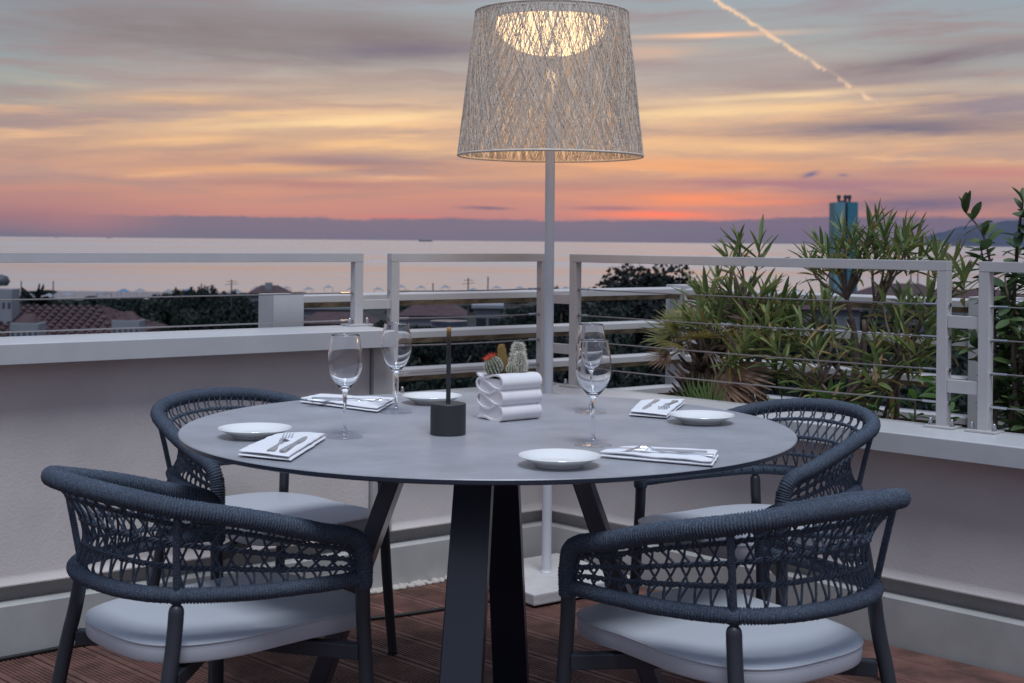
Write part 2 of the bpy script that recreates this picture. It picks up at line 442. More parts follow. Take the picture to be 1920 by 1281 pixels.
# ------------------------------------------------------------------ site: two walls meeting at a corner
C0 = Vector((.130, 4.973)); dL, nL = Vector((-.797, -.604)), Vector((-.604, .797)); dR, nR = Vector((.711, -.703)), Vector((.703, .711))
def WL(t, o, z): p = C0 + dL * t + nL * o; return Vector((p.x, p.y, z))
def WR(t, o, z): p = C0 + dR * t + nR * o; return Vector((p.x, p.y, z))
def corner(oL, oR):      # meeting point of the left line at offset oL and the right line at offset oR
    a, b = C0 + nL * oL, C0 + nR * oR
    det = dL.x * (-dR.y) + dR.x * dL.y
    w = b - a
    t = (w.x * (-dR.y) + dR.x * w.y) / det
    return a + dL * t
def sweep_corner(prof, tl, tr, mb):      # profile (o,z) along left wall from tl to the corner and on along the right wall to tr
    n = len(prof)
    A = [WL(tl, o, z) for o, z in prof]
    B = []
    for o, z in prof: p = corner(o, o); B.append(Vector((p.x, p.y, z)))
    D = [WR(tr, o, z) for o, z in prof]
    fs = []
    for r in range(2):
        for i in range(n):
            j = (i + 1) % n; fs.append((r * n + i, r * n + j, (r + 1) * n + j, (r + 1) * n + i))
    fs += [tuple(range(n)), tuple(range(2 * n, 3 * n))]
    return mb.add(A + B + D, fs)
def sweepL(prof, t0, t1, mb): return mb.prism(prof, lambda p: WL(t0, p[0], p[1]), lambda p: WL(t1, p[0], p[1]))

ZT, ZB = .877, .63           # top of the tall and the low parapet
TL = 3.6
def stucco_prof(zt): return [(.03, .215), (.028, .205), (.016, .19), (.016, .186), (.17, .186), (.17, zt), (.03, zt)]
base_prof = [(0, -.1), (0, .134), (.006, .14), (.058, .14), (.058, .184), (.17, .184), (.17, -.1)]
def cap_prof(zt): return [(-.05, zt - .059), (-.05, zt - .003), (-.047, zt), (.197, zt + .002), (.2, zt - .002), (.2, zt - .059)]
tw = empty('parapet_wall', WL(2, .1, 0), 0, 'tall pale stucco parapet wall with deep white capping on the side of the palm tree', 'wall')
lw = empty('parapet_wall', WR(2, .1, 0), 0, 'low pale stucco parapet wall turning the corner behind the floor lamp, plants beyond it', 'wall')
def wpart(mb, name, m, root, **k):
    mb.v = [tuple(Vector(v) - root.location) for v in mb.v]
    return mb.build(name, m, root, **k)
wpart(sweepL(stucco_prof(ZT - .059), .735, TL, MB()), 'stucco_panel', M['stucco'], tw, smooth=.5)
wpart(sweepL(cap_prof(ZT), .69, TL, MB()), 'capping', M['white_paint'], tw, bevel=.0015)
wpart(sweepL([(.01, .186), (.17, .186), (.17, ZT - .061), (.01, ZT - .061)], .655, .731, MB()), 'end_pilaster', M['plinth'], tw, bevel=.003)
wpart(sweep_corner(base_prof, TL, 4.4, MB()), 'plinth', M['plinth'], lw)
wpart(sweep_corner(stucco_prof(ZB - .059), .652, 4.4, MB()), 'stucco_panel', M['stucco'], lw, smooth=.5)
wpart(sweep_corner(cap_prof(ZB), .652, 4.4, MB()), 'capping', M['white_paint'], lw, bevel=.0015)

# planting bed between the low wall and the slatted screen
mb = MB(); k1 = corner(.2, .2); k2 = corner(.5, 1.25)
bed = [WL(.9, .2, .5), Vector((k1.x, k1.y, .5)), WR(4.4, .2, .5), WR(4.4, 1.2, .5), Vector((k2.x, k2.y, .5)), WL(.9, .34, .5)]
mb.prism(bed, lambda p: Vector((p.x, p.y, .40)), lambda p: p)
tag(mb.build('planting_bed', M['soil']), kind='structure')

# ---- deck
deck = empty('deck', (0, 0, 0)); deck['kind'] = 'structure'
def board_profile(w, grooved):
    m = .019; pts = [(0, -.022), (w, -.022), (w, -.002), (w - .002, 0)]
    if grooved:
        n = 9; g = (w - 2 * m) / (2 * n - 1)
        x = w - m
        for i in range(n):
            pts += [(x, 0), (x - .001, -.0035), (x - g + .001, -.0035), (x - g, 0)]
            x -= 2 * g
    pts += [(.002, 0), (0, -.002)]
    return pts
gaps = [-.012, -.104, -.249]
while gaps[-1] > -4.4: gaps.append(gaps[-1] - .147)
for i in range(len(gaps) - 1):
    o1, o0 = gaps[i], gaps[i + 1]; w = o1 - o0 - .006
    pr = board_profile(w, i > 1)
    jit = R_.uniform(-.004, .004)
    f0 = lambda p: WR(.1444 * (o0 + p[0]) + .03 + jit, o0 + .003 + p[0], p[1])
    f1 = lambda p: WR(4.4, o0 + .003 + p[0], p[1])
    MB().prism(pr, f0, f1).build('board', M['deck'], deck)
mb = MB(); mb.prism([WL(4.6, 0, -.06), Vector((C0.x, C0.y, -.06)), WR(4.4, 0, -.06), WR(4.4, -4.6, -.06)], lambda p: Vector((p.x, p.y, -.3)), lambda p: p)
tag(mb.build('terrace_slab', M['rubber']), kind='structure')
# white pebbles along the foot of the wall
peb = empty('pebble_edging', WL(.6, -.02, 0)); peb['kind'] = 'structure'
pebm = []
for k in range(5):
    bm = bmesh.new(); bmesh.ops.create_icosphere(bm, subdivisions=2, radius=1)
    for v in bm.verts: v.co *= 1 + .25 * mnoise.noise(v.co * 1.1 + Vector((k * 7, 0, 0)))
    me = bpy.data.meshes.new('pebble'); bm.to_mesh(me); bm.free()
    me.polygons.foreach_set('use_smooth', [True] * len(me.polygons)); me.materials.append(M['pebble']); pebm.append(me)
t_ = .14
while t_ < 1.06:
    for oo in (-.012, -.028):
        s_ = R_.uniform(.009, .015)
        p = WL(t_ + R_.uniform(-.006, .006), oo + R_.uniform(-.003, .003), s_ * .45 - .002) - peb.location
        place('pebble', R_.choice(pebm), peb, Matrix.LocRotScale(p, Matrix.Rotation(R_.uniform(0, 6), 3, 'Z').to_quaternion(), Vector((s_ * 1.25, s_, s_ * .7))))
    t_ += R_.uniform(.02, .03)
pth = catmull([WL(3.4, -.16, .006), WL(2.6, -.07, .006), WL(1.95, -.052, .006), WL(1.72, -.05, .006), WL(1.3, -.12, .006), WL(.9, -.3, .006), WL(.45, -.34, .006), WL(.2, -.3, .006)], 8)
tag(MB().tube(pth, .006, 8).build('power_cord', M['rubber'], smooth=1), 'black power cord running over the deck boards along the tall parapet wall', 'cord')

# ---- railing frames
def bolt(mb, p):
    mb.lathe([(.0075, 0), (.0075, .008), (.0058, .011), (.0058, .017), (.003, .021), (0, .022)], 10, p)
def frame(W, t0, t1, zb, label, cables, links=(), left_open=False, right_open=False):
    o0, o1 = .135, .167; pw = .032
    root = empty('railing_frame', W((t0 + t1) / 2, .15, zb), 0, label, 'railing', 'white steel railing frames with cables on the parapet')
    def P(mb, name, m, **k): return wpart(mb, name, m, root, **k)
    def bx(ta, tb, oa, ob, za, zb_):
        m = MB(); m.hexa([W(ta, oa, za), W(tb, oa, za), W(tb, ob, za), W(ta, ob, za), W(ta, oa, zb_), W(tb, oa, zb_), W(tb, ob, zb_), W(ta, ob, zb_)]); return m
    ZR = 1.128
    sg = 1 if t1 > t0 else -1
    for ta in (t0, t1 - sg * pw):
        P(bx(ta, ta + sg * pw, o0, o1, zb + .006, ZR - .0305), 'post', M['rail_paint'], bevel=.0015)
        P(bx(ta - sg * .03, ta + sg * (pw + .03), o0 - .02, o1 + .014, zb + .002, zb + .008), 'base_plate', M['rail_paint'], bevel=.001)
        for tb in (ta - sg * .018, ta + sg * (pw + .018)):
            m = MB(); bolt(m, W(tb, o0 + .004, zb + .008)); P(m, 'bolt', M['steel'], smooth=.6)
        for zc in cables:
            m = MB(); pc = ta if ta == t0 else ta + sg * pw
            for side in (-1, 1):
                tt = ta + sg * pw / 2 + side * (pw / 2 + .004); m = MB()
                m.tube([W(ta + sg * pw / 2 + side * pw / 2, (o0 + o1) / 2, zc), W(tt, (o0 + o1) / 2, zc)], .007, 8)
                P(m, 'cable_fitting', M['steel'], smooth=.6)
    P(bx(t0, t1, o0 - .0005, o1 + .0005, ZR - .03, ZR), 'top_rail', M['rail_paint'], bevel=.0015)
    for zc in cables:
        a = t0 + sg * pw; b = t1 - sg * pw; oc = (o0 + o1) / 2
        P(MB().tube([W(a + (b - a) * k / 8, oc, zc - .003 * math.sin(PI * k / 8)) for k in range(9)], .0024, 6), 'cable', M['cable'], smooth=1)
        for ea, eb in ((a, a + sg * .05), (b - sg * .05, b)): P(MB().tube([W(ea, oc, zc), W(eb, oc, zc)], .0042, 8), 'cable_end', M['steel'], smooth=.6)
    for ta, tb, za, zc in links:
        P(bx(ta, tb, o0 + .004, o1 - .004, za, zc), 'connector_bar', M['rail_paint'], bevel=.001)
    return root
frame(WL, .70, 3.4, ZT, 'railing frame with two cables standing on the tall parapet wall', (.992, .898))
frame(WL, -.115, .585, ZB, 'railing frame behind the wine glasses, between the tall wall and the lamp pole', (.995, .899, .803, .707), links=[(.586, .699, .935, .967)])
frame(WR, -.012, 1.498, ZB, 'long railing frame right of the lamp pole, in front of the palm and oleanders', (.997, .900, .803, .706), links=[(-.125, -.013, .94, .975), (-.125, -.013, .752, .788)])
frame(WR, 1.596, 3.6, ZB, 'railing frame cut off by the edge of the photo, before the dense broad leaved shrub', (.997, .900, .803, .706), links=[(1.499, 1.595, .930, .966), (1.499, 1.595, .738, .776)])

# ---- slatted screen beyond the parapet
scr = empty('slatted_screen', (corner(.36, 1.0).x, corner(.36, 1.0).y, 0), 0, 'white slatted screen of level louvres on box posts beyond the railing', 'screen')
OS = 1.0
K = corner(.36, OS)
def slat(W, ta_, zt, kk):
    # white fascia with a weathered sloping underside
    prof_w = [(.0, .0), (.0, .022), (.004, .026), (.05, .03), (.05, 0.0)]
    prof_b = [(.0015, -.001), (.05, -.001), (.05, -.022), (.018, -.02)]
    off = .36 if W is WL else OS
    def pt(t, o, z): return W(t, off + o, zt - .026 + z)
    kt = (K - (C0 + (nL * .36 if W is WL else nR * OS))).dot(dL if W is WL else dR)
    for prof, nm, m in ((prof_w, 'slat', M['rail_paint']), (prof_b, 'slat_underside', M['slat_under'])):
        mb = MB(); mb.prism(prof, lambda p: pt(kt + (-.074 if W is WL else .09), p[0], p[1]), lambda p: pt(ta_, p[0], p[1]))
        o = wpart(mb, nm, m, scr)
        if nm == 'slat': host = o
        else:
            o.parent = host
for zt in (.977, .836, .695, .554):
    slat(WL, .859, zt, 0); slat(WR, 4.2, zt, 0)
def boxpost(W, t0, t1, o0, o1, z0, z1):
    m = MB(); m.hexa([W(t0, o0, z0), W(t1, o0, z0), W(t1, o1, z0), W(t0, o1, z0), W(t0, o0, z1), W(t1, o0, z1), W(t1, o1, z1), W(t0, o1, z1)])
    wpart(m, 'box_post', M['white_paint'], scr, bevel=.002)
boxpost(WL, .86, .975, .262, .377, .2, .985)
kt = (K - (C0 + nL * .36)).dot(dL)
boxpost(WL, kt - .175, kt - .075, .345, .455, .2, .99)
boxpost(WR, 1.15, 1.30, .985, 1.11, .2, .99)
boxpost(WR, 3.0, 3.13, .985, 1.11, .2, .99)

# ------------------------------------------------------------------ table
TC = Vector((-.0495, 3.1415)); TZ = .745
tb = empty('dining_table', (TC.x, TC.y, 0), math.radians(-7.6), 'large round grey topped dining table on four splayed dark metal legs', 'table')
MB().lathe([(0, TZ - .012), (.694, TZ - .012), (.699, TZ - .0105), (.70, TZ - .009), (.70, TZ - .002), (.6985, TZ), (0, TZ)], 160).build('table_top', [M['table_top'], M['dark_metal']], tb, smooth=.5, merge=1e-6)
tt = tb.children[0].data
for p in tt.polygons:
    if p.normal.z < .5: p.material_index = 1
for k in range(4):
    a = -PI / 2 + k * PI / 2
    r = Vector((math.cos(a), math.sin(a), 0)); s = Vector((-r.y, r.x, 0))
    def q(rad, w, z): return r * rad + s * w + Vector((0, 0, z))
    m = MB()
    w0, w1 = .041, .046; th = .042
    m.hexa([q(.445 - th / 2, -w1, 0), q(.445 - th / 2, w1, 0), q(.445 + th / 2, w1, 0), q(.445 + th / 2, -w1, 0),
            q(.19 - th / 2, -w0, .7065), q(.19 - th / 2, w0, .7065), q(.19 + th / 2, w0, .7065), q(.19 + th / 2, -w0, .7065)])
    m.build('leg', M['dark_metal'], tb, bevel=.003)
    m = MB(); m.hexa([q(.04, -.03, .7), q(.04, .03, .7), q(.30, .03, .717), q(.30, -.03, .717), q(.04, -.03, .7325), q(.04, .03, .7325), q(.34, .03, .7325), q(.34, -.03, .7325)])
    m.build('support_arm', M['dark_metal'], tb, bevel=.002)
MB().lathe([(0, .695), (.075, .695), (.08, .70), (.08, .7318), (0, .7318)], 24).build('hub_plate', M['dark_metal'], tb, smooth=.5)

# ------------------------------------------------------------------ chairs
def rail_tube(path, r, step=.0060, sub=4, n=14, lump=.17, seed=0):
    P = resample(path, step / sub); m = MB(); rr = random.Random(seed)
    rs = []; ringj = 0
    for i in range(len(P)):
        if i % sub == 0: ringj = rr.uniform(-.02, .03)
        rs.append(r * ((1 - lump) if i % sub == 0 else (1 + ringj) * (1.015 if i % sub == 2 else 1)))
    m.tube(P, rs, n); return m
def make_chair(label):
    ch = empty('armchair', (0, 0, 0), 0, label, 'chair', 'rope armchairs around the round table')
    half = [(.271, .113, .49), (.272, .112, .545), (.276, .088, .588), (.276, .0, .614), (.264, -.13, .652), (.224, -.272, .686), (.132, -.345, .706), (0, -.37, .713)]
    top = half + [(-x, y, z) for x, y, z in half[-2::-1]]
    TP = resample(catmull(top, 14), .004)
    rail_tube(TP, .0192, seed=1).build('top_rail', M['rope'], ch, smooth=3.2)
    hl = [(.270, .106, .506), (.263, .0, .509), (.240, -.13, .513), (.19, -.25, .519), (.108, -.306, .521), (0, -.322, .522)]
    low = hl + [(-x, y, z) for x, y, z in hl[-2::-1]]
    LP = resample(catmull(low, 14), .004)
    rail_tube(LP, .0150, seed=2).build('lower_rail', M['rope'], ch, smooth=3.2)
    for s in (1, -1):
        fl = catmull([(s * .271, .113, .54), (s * .271, .113, .47), (s * .273, .115, .40), (s * .282, .124, .2), (s * .295, .135, .004)], 6)
        lg = MB().tube(fl, [.0147] * (len(fl) - 8) + [.0147 - .0022 * k / 7 for k in range(8)], 16).build('leg', M['chair_metal'], ch, smooth=.9)
        MB().lathe([(.0135, 0), (.0135, .006), (.012, .008)], 14, (s * .295, .135, 0)).build('foot', M['rubber'], lg, smooth=.6)
        rail_tube([(s * .271, .113, .486), (s * .271, .113, .56)], .0172, seed=5).build('leg_binding', M['rope'], lg, smooth=3.2)
        z0 = .497
        rl = [(s * .190, -.252, .5085)] + catmull([(s * .1905, -.253, .488), (s * .192, -.256, .46), (s * .196, -.264, .41), (s * .203, -.280, .33), (s * .226, -.335, .004)], 8)
        rl = [Vector((s * .190, -.252, .514)), Vector((s * .190, -.252, .5025)), Vector((s * .1901, -.2522, .5015)), Vector((s * .1903, -.2524, .4985)), Vector((s * .1905, -.2526, .494))] + [Vector(p) for p in rl[1:]]
        rad = [.0075, .0075, .0085, .0115, .0136] + [.0145] * (len(rl) - 5)
        lg = MB().tube(rl, rad, 16).build('leg', M['chair_metal'], ch, smooth=1.2)
        MB().lathe([(.0135, 0), (.0135, .006), (.012, .008)], 14, (s * .226, -.335, 0)).build('foot', M['rubber'], lg, smooth=.6)
        rail_tube([(s * .190, -.252, .508), (s * .207, -.263, .60), (s * .223, -.272, .676)], .0072, step=.0045, n=10, seed=6).build('back_post', M['rope'], ch, smooth=3.2)
        # little rope collar where post meets the lower rail
        MB().tube([(s * .190 + dx_ * .02, -.252 + dy_ * .02, .519) for dx_, dy_ in ((s * .3, .4), (s * -.3, -.4))], .0158, 12).build('rope_collar', M['rope'], ch, smooth=1)
    # woven back: three braids and pairs of lacing cords
    NC = 34
    def arc(P, y0):           # the stretch of rail between the front bindings
        idx = [i for i, p in enumerate(P) if p.y < y0]
        return P[idx[0]:idx[-1] + 1]
    A = resample(arc(TP, .107), count=401); B = resample(arc(LP, .100), count=401)
    def inward(p): 
        v = Vector((-p.x * .9, -.12 - p.y, 0)); return v.normalized() if v.length > 1e-5 else Vector((0, 1, 0))
    def S(u, v):
        i = u * 400; k = min(399, max(0, int(i))); f = i - k
        a, b = A[k].lerp(A[k + 1], f), B[k].lerp(B[k + 1], f)
        a = a - Vector((0, 0, .014)) + inward(a) * .006; b = b + Vector((0, 0, .011)) + inward(b) * .004
        return a.lerp(b, v) + inward(a) * .032 * max(0, math.sin(PI * v)) ** .8 * min(1, max(.08, 4.5 * u), max(.08, 4.5 * (1 - u)))
    rows = (.15, .45, .75)
    for v in rows:
        m = MB(); n = NC * 12
        base = [S(i / n, v) for i in range(n + 1)]
        for ph in (0, 2 * PI / 3, 4 * PI / 3):
            path = []
            for i, p in enumerate(base):
                a = 2 * PI * i / 13.0 + ph; nn = inward(p)
                path.append(p + Vector((0, 0, .0036 * math.sin(a))) + nn * .0034 * math.cos(a))
            m.tube(path[::2], .0025, 6)
        m.build('braid', M['rope'], ch, smooth=3.2)
    for c_ in range(NC):
        s0 = (c_ + .5) / NC; d = .30 / NC; m = MB()
        for sg in (1, -1):
            top_p = S(s0 + sg * d * .9, 0); inn = inward(top_p)
            path = [top_p + inn * .012 + Vector((0, 0, .022)), top_p + inn * .010 + Vector((0, 0, .006)),
                    S(s0 + sg * d * .35, .075), S(s0 + sg * d * .95, rows[0]), S(s0 + sg * d * .9, rows[0] + .03), S(s0 + sg * d * .12, .30), S(s0 - sg * d * .9, rows[1] - .02),
                    S(s0 - sg * d * .95, rows[1] + .02), S(s0 - sg * d * .12, .60), S(s0 + sg * d * .85, rows[2] - .02), S(s0 + sg * d * .9, rows[2] + .02),
                    S(s0 + sg * d * .2, .97) + Vector((0, 0, .002)), S(s0 + sg * d * .15, 1.0) + inward(top_p) * .012 - Vector((0, 0, .008))]
            path = [p + inn * .0016 * sg for p in path]
            m.tube(catmull(path, 3), .0025, 6)
        m.build('lacing_cord', M['rope'], ch, smooth=3.2)
    # cushion
    def outline(inset, n=72):
        pts = []
        for k in range(n):
            a = 2 * PI * k / n; ca, sa = math.cos(a), math.sin(a)
            e = 2 / 5.0
            e = 2 / 5.0 if sa > 0 else 2 / 3.2
            x = math.copysign(abs(ca) ** e, ca); y = math.copysign(abs(sa) ** (2 / 4.0 if sa > 0 else 2 / 3.2), sa)
            yy = -.035 + y * .252
            w = .214 + .008 * min(1, max(-1, yy / .2)) - .012 * math.exp(-((yy - .03) / .09) ** 2)
            p = Vector((x * w, yy + (.012 * (1 - (x * 1.0) ** 2) if sa > 0 else -.006 * (1 - x * x)), 0))
            cen = Vector((0, -.03, 0)); pts.append(p + (cen - p).normalized() * inset)
        return pts
    m = MB(); prof = [(.010, .384), (.002, .386), (0, .390), (-.001, .405), (0, .419), (.002, .4225), (.008, .4240), (.03, .4262), (.07, .4285), (.13, .4302), (.19, .431)]
    vs = []; n = 72; fs = []
    for ins, z in prof: vs += [(p.x, p.y, z + .006 * max(0, -p.y - .1) * 0) for p in outline(ins, n)]
    for i in range(len(prof) - 1):
        for k in range(n): fs.append((i * n + k, i * n + (k + 1) % n, (i + 1) * n + (k + 1) % n, (i + 1) * n + k))
    fs += [tuple(range(n)), tuple((len(prof) - 1) * n + k for k in range(n))]
    m.add(vs, fs); cu = m.build('seat_cushion', M['vinyl'], ch, smooth=.8)
    loop = [Vector((p.x, p.y, .4195)) for p in outline(-.0006, n)]
    m = MB(); m.tube(loop + [loop[0], loop[1]], .0022, 6, caps=False); m.build('piping', M['vinyl'], cu, smooth=3.2)
    loop = [Vector((p.x, p.y, .4132)) for p in outline(-.0004, 240)]
    m = MB()
    for k in range(0, 240, 1): m.bar(loop[k], loop[k].lerp(loop[(k + 1) % 240], .6), .0012, .0012)
    m.build('stitching', M['vinyl'], cu, fix=False)
    MB().prism([(p.x * .86, p.y * .86) for p in outline(.02, 40)], lambda p: (p[0], p[1], .374), lambda p: (p[0], p[1], .3855)).build('seat_panel', M['dark_metal'], ch)
    for s in (1, -1):
        MB().bar((s * .268, .110, .362), (s * .018, -.045, .362), .026, .03).build('stretcher', M['chair_metal'], ch, bevel=.003)
        MB().bar((s * .192, -.26, .362), (s * .018, -.075, .362), .026, .03).build('stretcher', M['chair_metal'], ch, bevel=.003)
    MB().box((-.05, -.11, .348), (.05, -.01, .3735)).build('centre_plate', M['chair_metal'], ch, bevel=.003)
    return ch
c0 = make_chair('navy rope armchair turned away from us, front left, its back to the tall wall')
poses = [(-.557, 2.796, -.81, None),
         (.401, 2.699, .632, 'navy rope armchair turned away from us, right of the table legs'),
         (-.633, 3.74, -2.366, 'navy rope armchair between the tall wall and the far side of the table'),
         (.614, 3.64, 2.176, 'navy rope armchair at the far side of the table, by the plants')]
for i, (x, y, th, lb) in enumerate(poses):
    ch = c0 if i == 0 else copy_tree(c0)
    ch.location = (x, y, 0); ch.rotation_euler = (0, 0, th)
    if lb: ch['label'] = lb

# ------------------------------------------------------------------ floor lamp
LX, LY = .128, 4.625
fl = empty('floor_lamp', (LX, LY, 0), 0, 'lit floor lamp with woven string shade on white pole and square slab foot', 'lamp')
m = MB(); ang = math.radians(36); h = .212
cs = [Matrix.Rotation(ang, 2) @ Vector(p) for p in ((-h, -h), (h, -h), (h, h), (-h, h))]
m.prism(cs, lambda p: (p.x, p.y, .008), lambda p: (p.x, p.y, .045)); m.build('foot', M['concrete'], fl, bevel=.005)
MB().tube([(0, 0, .044), (0, 0, 1.90)], .0165, 24).build('pole', M['lamp_white'], fl, smooth=.9)
MB().lathe([(.0, .045), (.0215, .045), (.0215, .048), (.018, .052), (.017, .056)], 24).build('pole_collar', M['lamp_white'], fl, smooth=.6)
ZS0, ZS1, RS0, RS1 = 1.466, 1.953, .3145, .2585
sh = MB()
rs_ = random.Random(3)
def shade_pt(a, f, lift=0): 
    r = RS1 + (RS0 - RS1) * f + lift
    return Vector((r * math.cos(a), r * math.sin(a), ZS1 + (ZS0 - ZS1) * f))
for k in range(1080):
    a0 = 2 * PI * (k + rs_.random()) / 1080
    sl = rs_.choice((1, -1)) * abs(rs_.gauss(.48, .24)) if k % 7 else rs_.gauss(0, .03)
    lf = rs_.uniform(-.003, .003); wob = rs_.gauss(0, .007)
    sh.tube([shade_pt(a0 + sl * f + wob * math.sin(f * 9 + k), f, lf) for f in (0, .17, .34, .5, .67, .84, 1)], 0.00115 * rs_.uniform(.8, 1.25), 4, caps=False)
so = sh.build('shade_weave', M['string'], fl, smooth=3.2, fix=False); so['kind'] = 'stuff'
def ring(r, z, rad): 
    q = [Vector((r * math.cos(2 * PI * k / 96), r * math.sin(2 * PI * k / 96), z)) for k in range(98)]
    return MB().tube(q, rad, 8, caps=False)
ring(RS0, ZS0, .0042).build('shade_ring', M['string'], fl, smooth=3.2)
ring(RS1, ZS1, .0042).build('shade_ring', M['string'], fl, smooth=3.2)
m = MB(); m.lathe([(RS1 + .003, ZS1 - .012), (RS1 + .0005, ZS1 + .002), (RS1 - .003, ZS1 + .002), (RS1 - .0015, ZS1 - .012)], 96, cap=False)
m.build('shade_band', M['string'], fl, smooth=.7)
bowl = [(.192 * math.sin(a), 1.925 - .118 * math.cos(a)) for a in [PI / 2 * k / 14 for k in range(15)]]
MB().lathe([(max(r, 0), z) for r, z in bowl], 64, cap=False).build('diffuser_bowl', M['diffuser'], fl, smooth=3.2)
MB().lathe([(.0, 1.928), (.2, 1.928), (.2, 1.934), (.0, 1.934)], 48).build('diffuser_lid', M['lamp_white'], fl, smooth=.6)
MB().lathe([(.03, 1.795), (.03, 1.8035), (.0, 1.8035)], 24).build('diffuser_nut', M['lamp_white'], fl, smooth=.6)
for k in range(3):
    a = k * 2 * PI / 3 + .3; MB().tube([(.2 * math.cos(a), .2 * math.sin(a), 1.931), (.258 * math.cos(a), .258 * math.sin(a), 1.945)], .003, 6).build('shade_spoke', M['lamp_white'], fl, smooth=1)

bulb = bpy.data.lights.new('bulb', 'SPOT'); bulb.energy = 5.5; bulb.color = (1, .62, .32); bulb.shadow_soft_size = .1
bulb.spot_size = math.radians(150); bulb.spot_blend = .5
bo = bpy.data.objects.new('bulb', bulb); bo.location = (0, 0, 1.785); bo.parent = fl; col.objects.link(bo)

# ------------------------------------------------------------------ things on the table
tl = empty('table_lamp', (-.138, 3.006, TZ), 0, 'small black cordless table lamp with flat disc head, lit dimly', 'lamp')
MB().lathe([(0, .0005), (.0385, .0005), (.0395, .002), (.0395, .0675), (.0385, .069), (0, .069)], 64).build('base', M['black'], tl, smooth=.5)
MB().tube([(0, 0, .068), (0, 0, .2385)], .0051, 16).build('stem', M['black'], tl, smooth=1)
MB().lathe([(0, .240), (.0405, .240), (.0415, .2412), (.0415, .251), (.0405, .252), (0, .252)], 64).build('head', M['dark_metal'], tl, smooth=.5)
MB().lathe([(.010, .2392), (.019, .2392), (.019, .2398), (.010, .2398)], 32).build('led_ring', M['led'], tl)

# cactus pot: white folded ceramic
pc_ = [on_z(942, 793, TZ), on_z(895.6, 784, TZ), on_z(1015, 786, TZ)]
ex_ = (pc_[2] - pc_[0]).normalized(); ey_ = Vector((-ex_.y, ex_.x, 0))
pot = empty('cactus_pot', pc_[0], math.atan2(ex_.y, ex_.x), 'white ceramic pot shaped like folded cloth holding cacti', 'pot')
PL, PW, PH = .120, .104, .109           # length along x, width along y (y=0 is the corner nearest to us)
# serpentine in the end face: q runs 0 at the nearest corner to PW; z upwards
serp = [(PW - .002, .002), (.070, .004), (.040, -.0015), (.012, .001), (.001, .017), (.010, .033), (.030, .035), (.055, .025), (.080, .027), (.099, .036), (PW, .050), (.094, .060), (.075, .058), (.050, .045), (.028, .037), (.010, .0385), (.001, .053), (.010, .069), (.030, .071), (.055, .061), (.080, .063), (.099, .072), (PW, .086), (.094, .095), (.075, .093), (.050, .082), (.028, .0745), (.010, .075), (.001, .089), (.012, .1045), (.040, .106), (.065, .0985), (.085, .0975), (.100, .1035), (PW - .002, .109)]
sp = catmull([(q_, z_, 0) for q_, z_ in serp], 5)
m = MB(); th = .0048
n = len(sp); ribbon = []
for i in range(n):
    tg = (sp[min(i + 1, n - 1)] - sp[max(0, i - 1)]).normalized(); nn = Vector((-tg.y, tg.x, 0))
    ribbon.append((sp[i] + nn * th / 2, sp[i] - nn * th / 2))
vs = []; fs = []
for xx in (0.0, PL):
    for a, b in ribbon: vs += [(xx, a.x, a.y + .003), (xx, b.x, b.y + .003)]
N2 = 2 * n
for i in range(n - 1):
    a0, b0, a1, b1 = 2 * i, 2 * i + 1, 2 * i + 2, 2 * i + 3
    fs += [(a0, a1, b1, b0), (N2 + a0, N2 + b0, N2 + b1, N2 + a1), (a0, N2 + a0, N2 + a1, a1), (b0, b1, N2 + b1, N2 + b0)]
m.add(vs, fs); m.build('folded_band', M['pot'], pot, smooth=.7)
# core that closes the folds just behind the end faces (leaves the soil well open)
m = MB(); m.box((.0035, .009, .002), (PL - .0035, PW - .007, .100)); m.build('core', M['pot'], pot, bevel=.003)
m = MB(); m.prism([(.058 + .046 * math.cos(a) * (1), .054 + .036 * math.sin(a)) for a in [2 * PI * k / 32 for k in range(32)]], lambda p: (p[0], p[1], .100), lambda p: (p[0], p[1], .1105)); m.build('soil', M['soil'], pot)

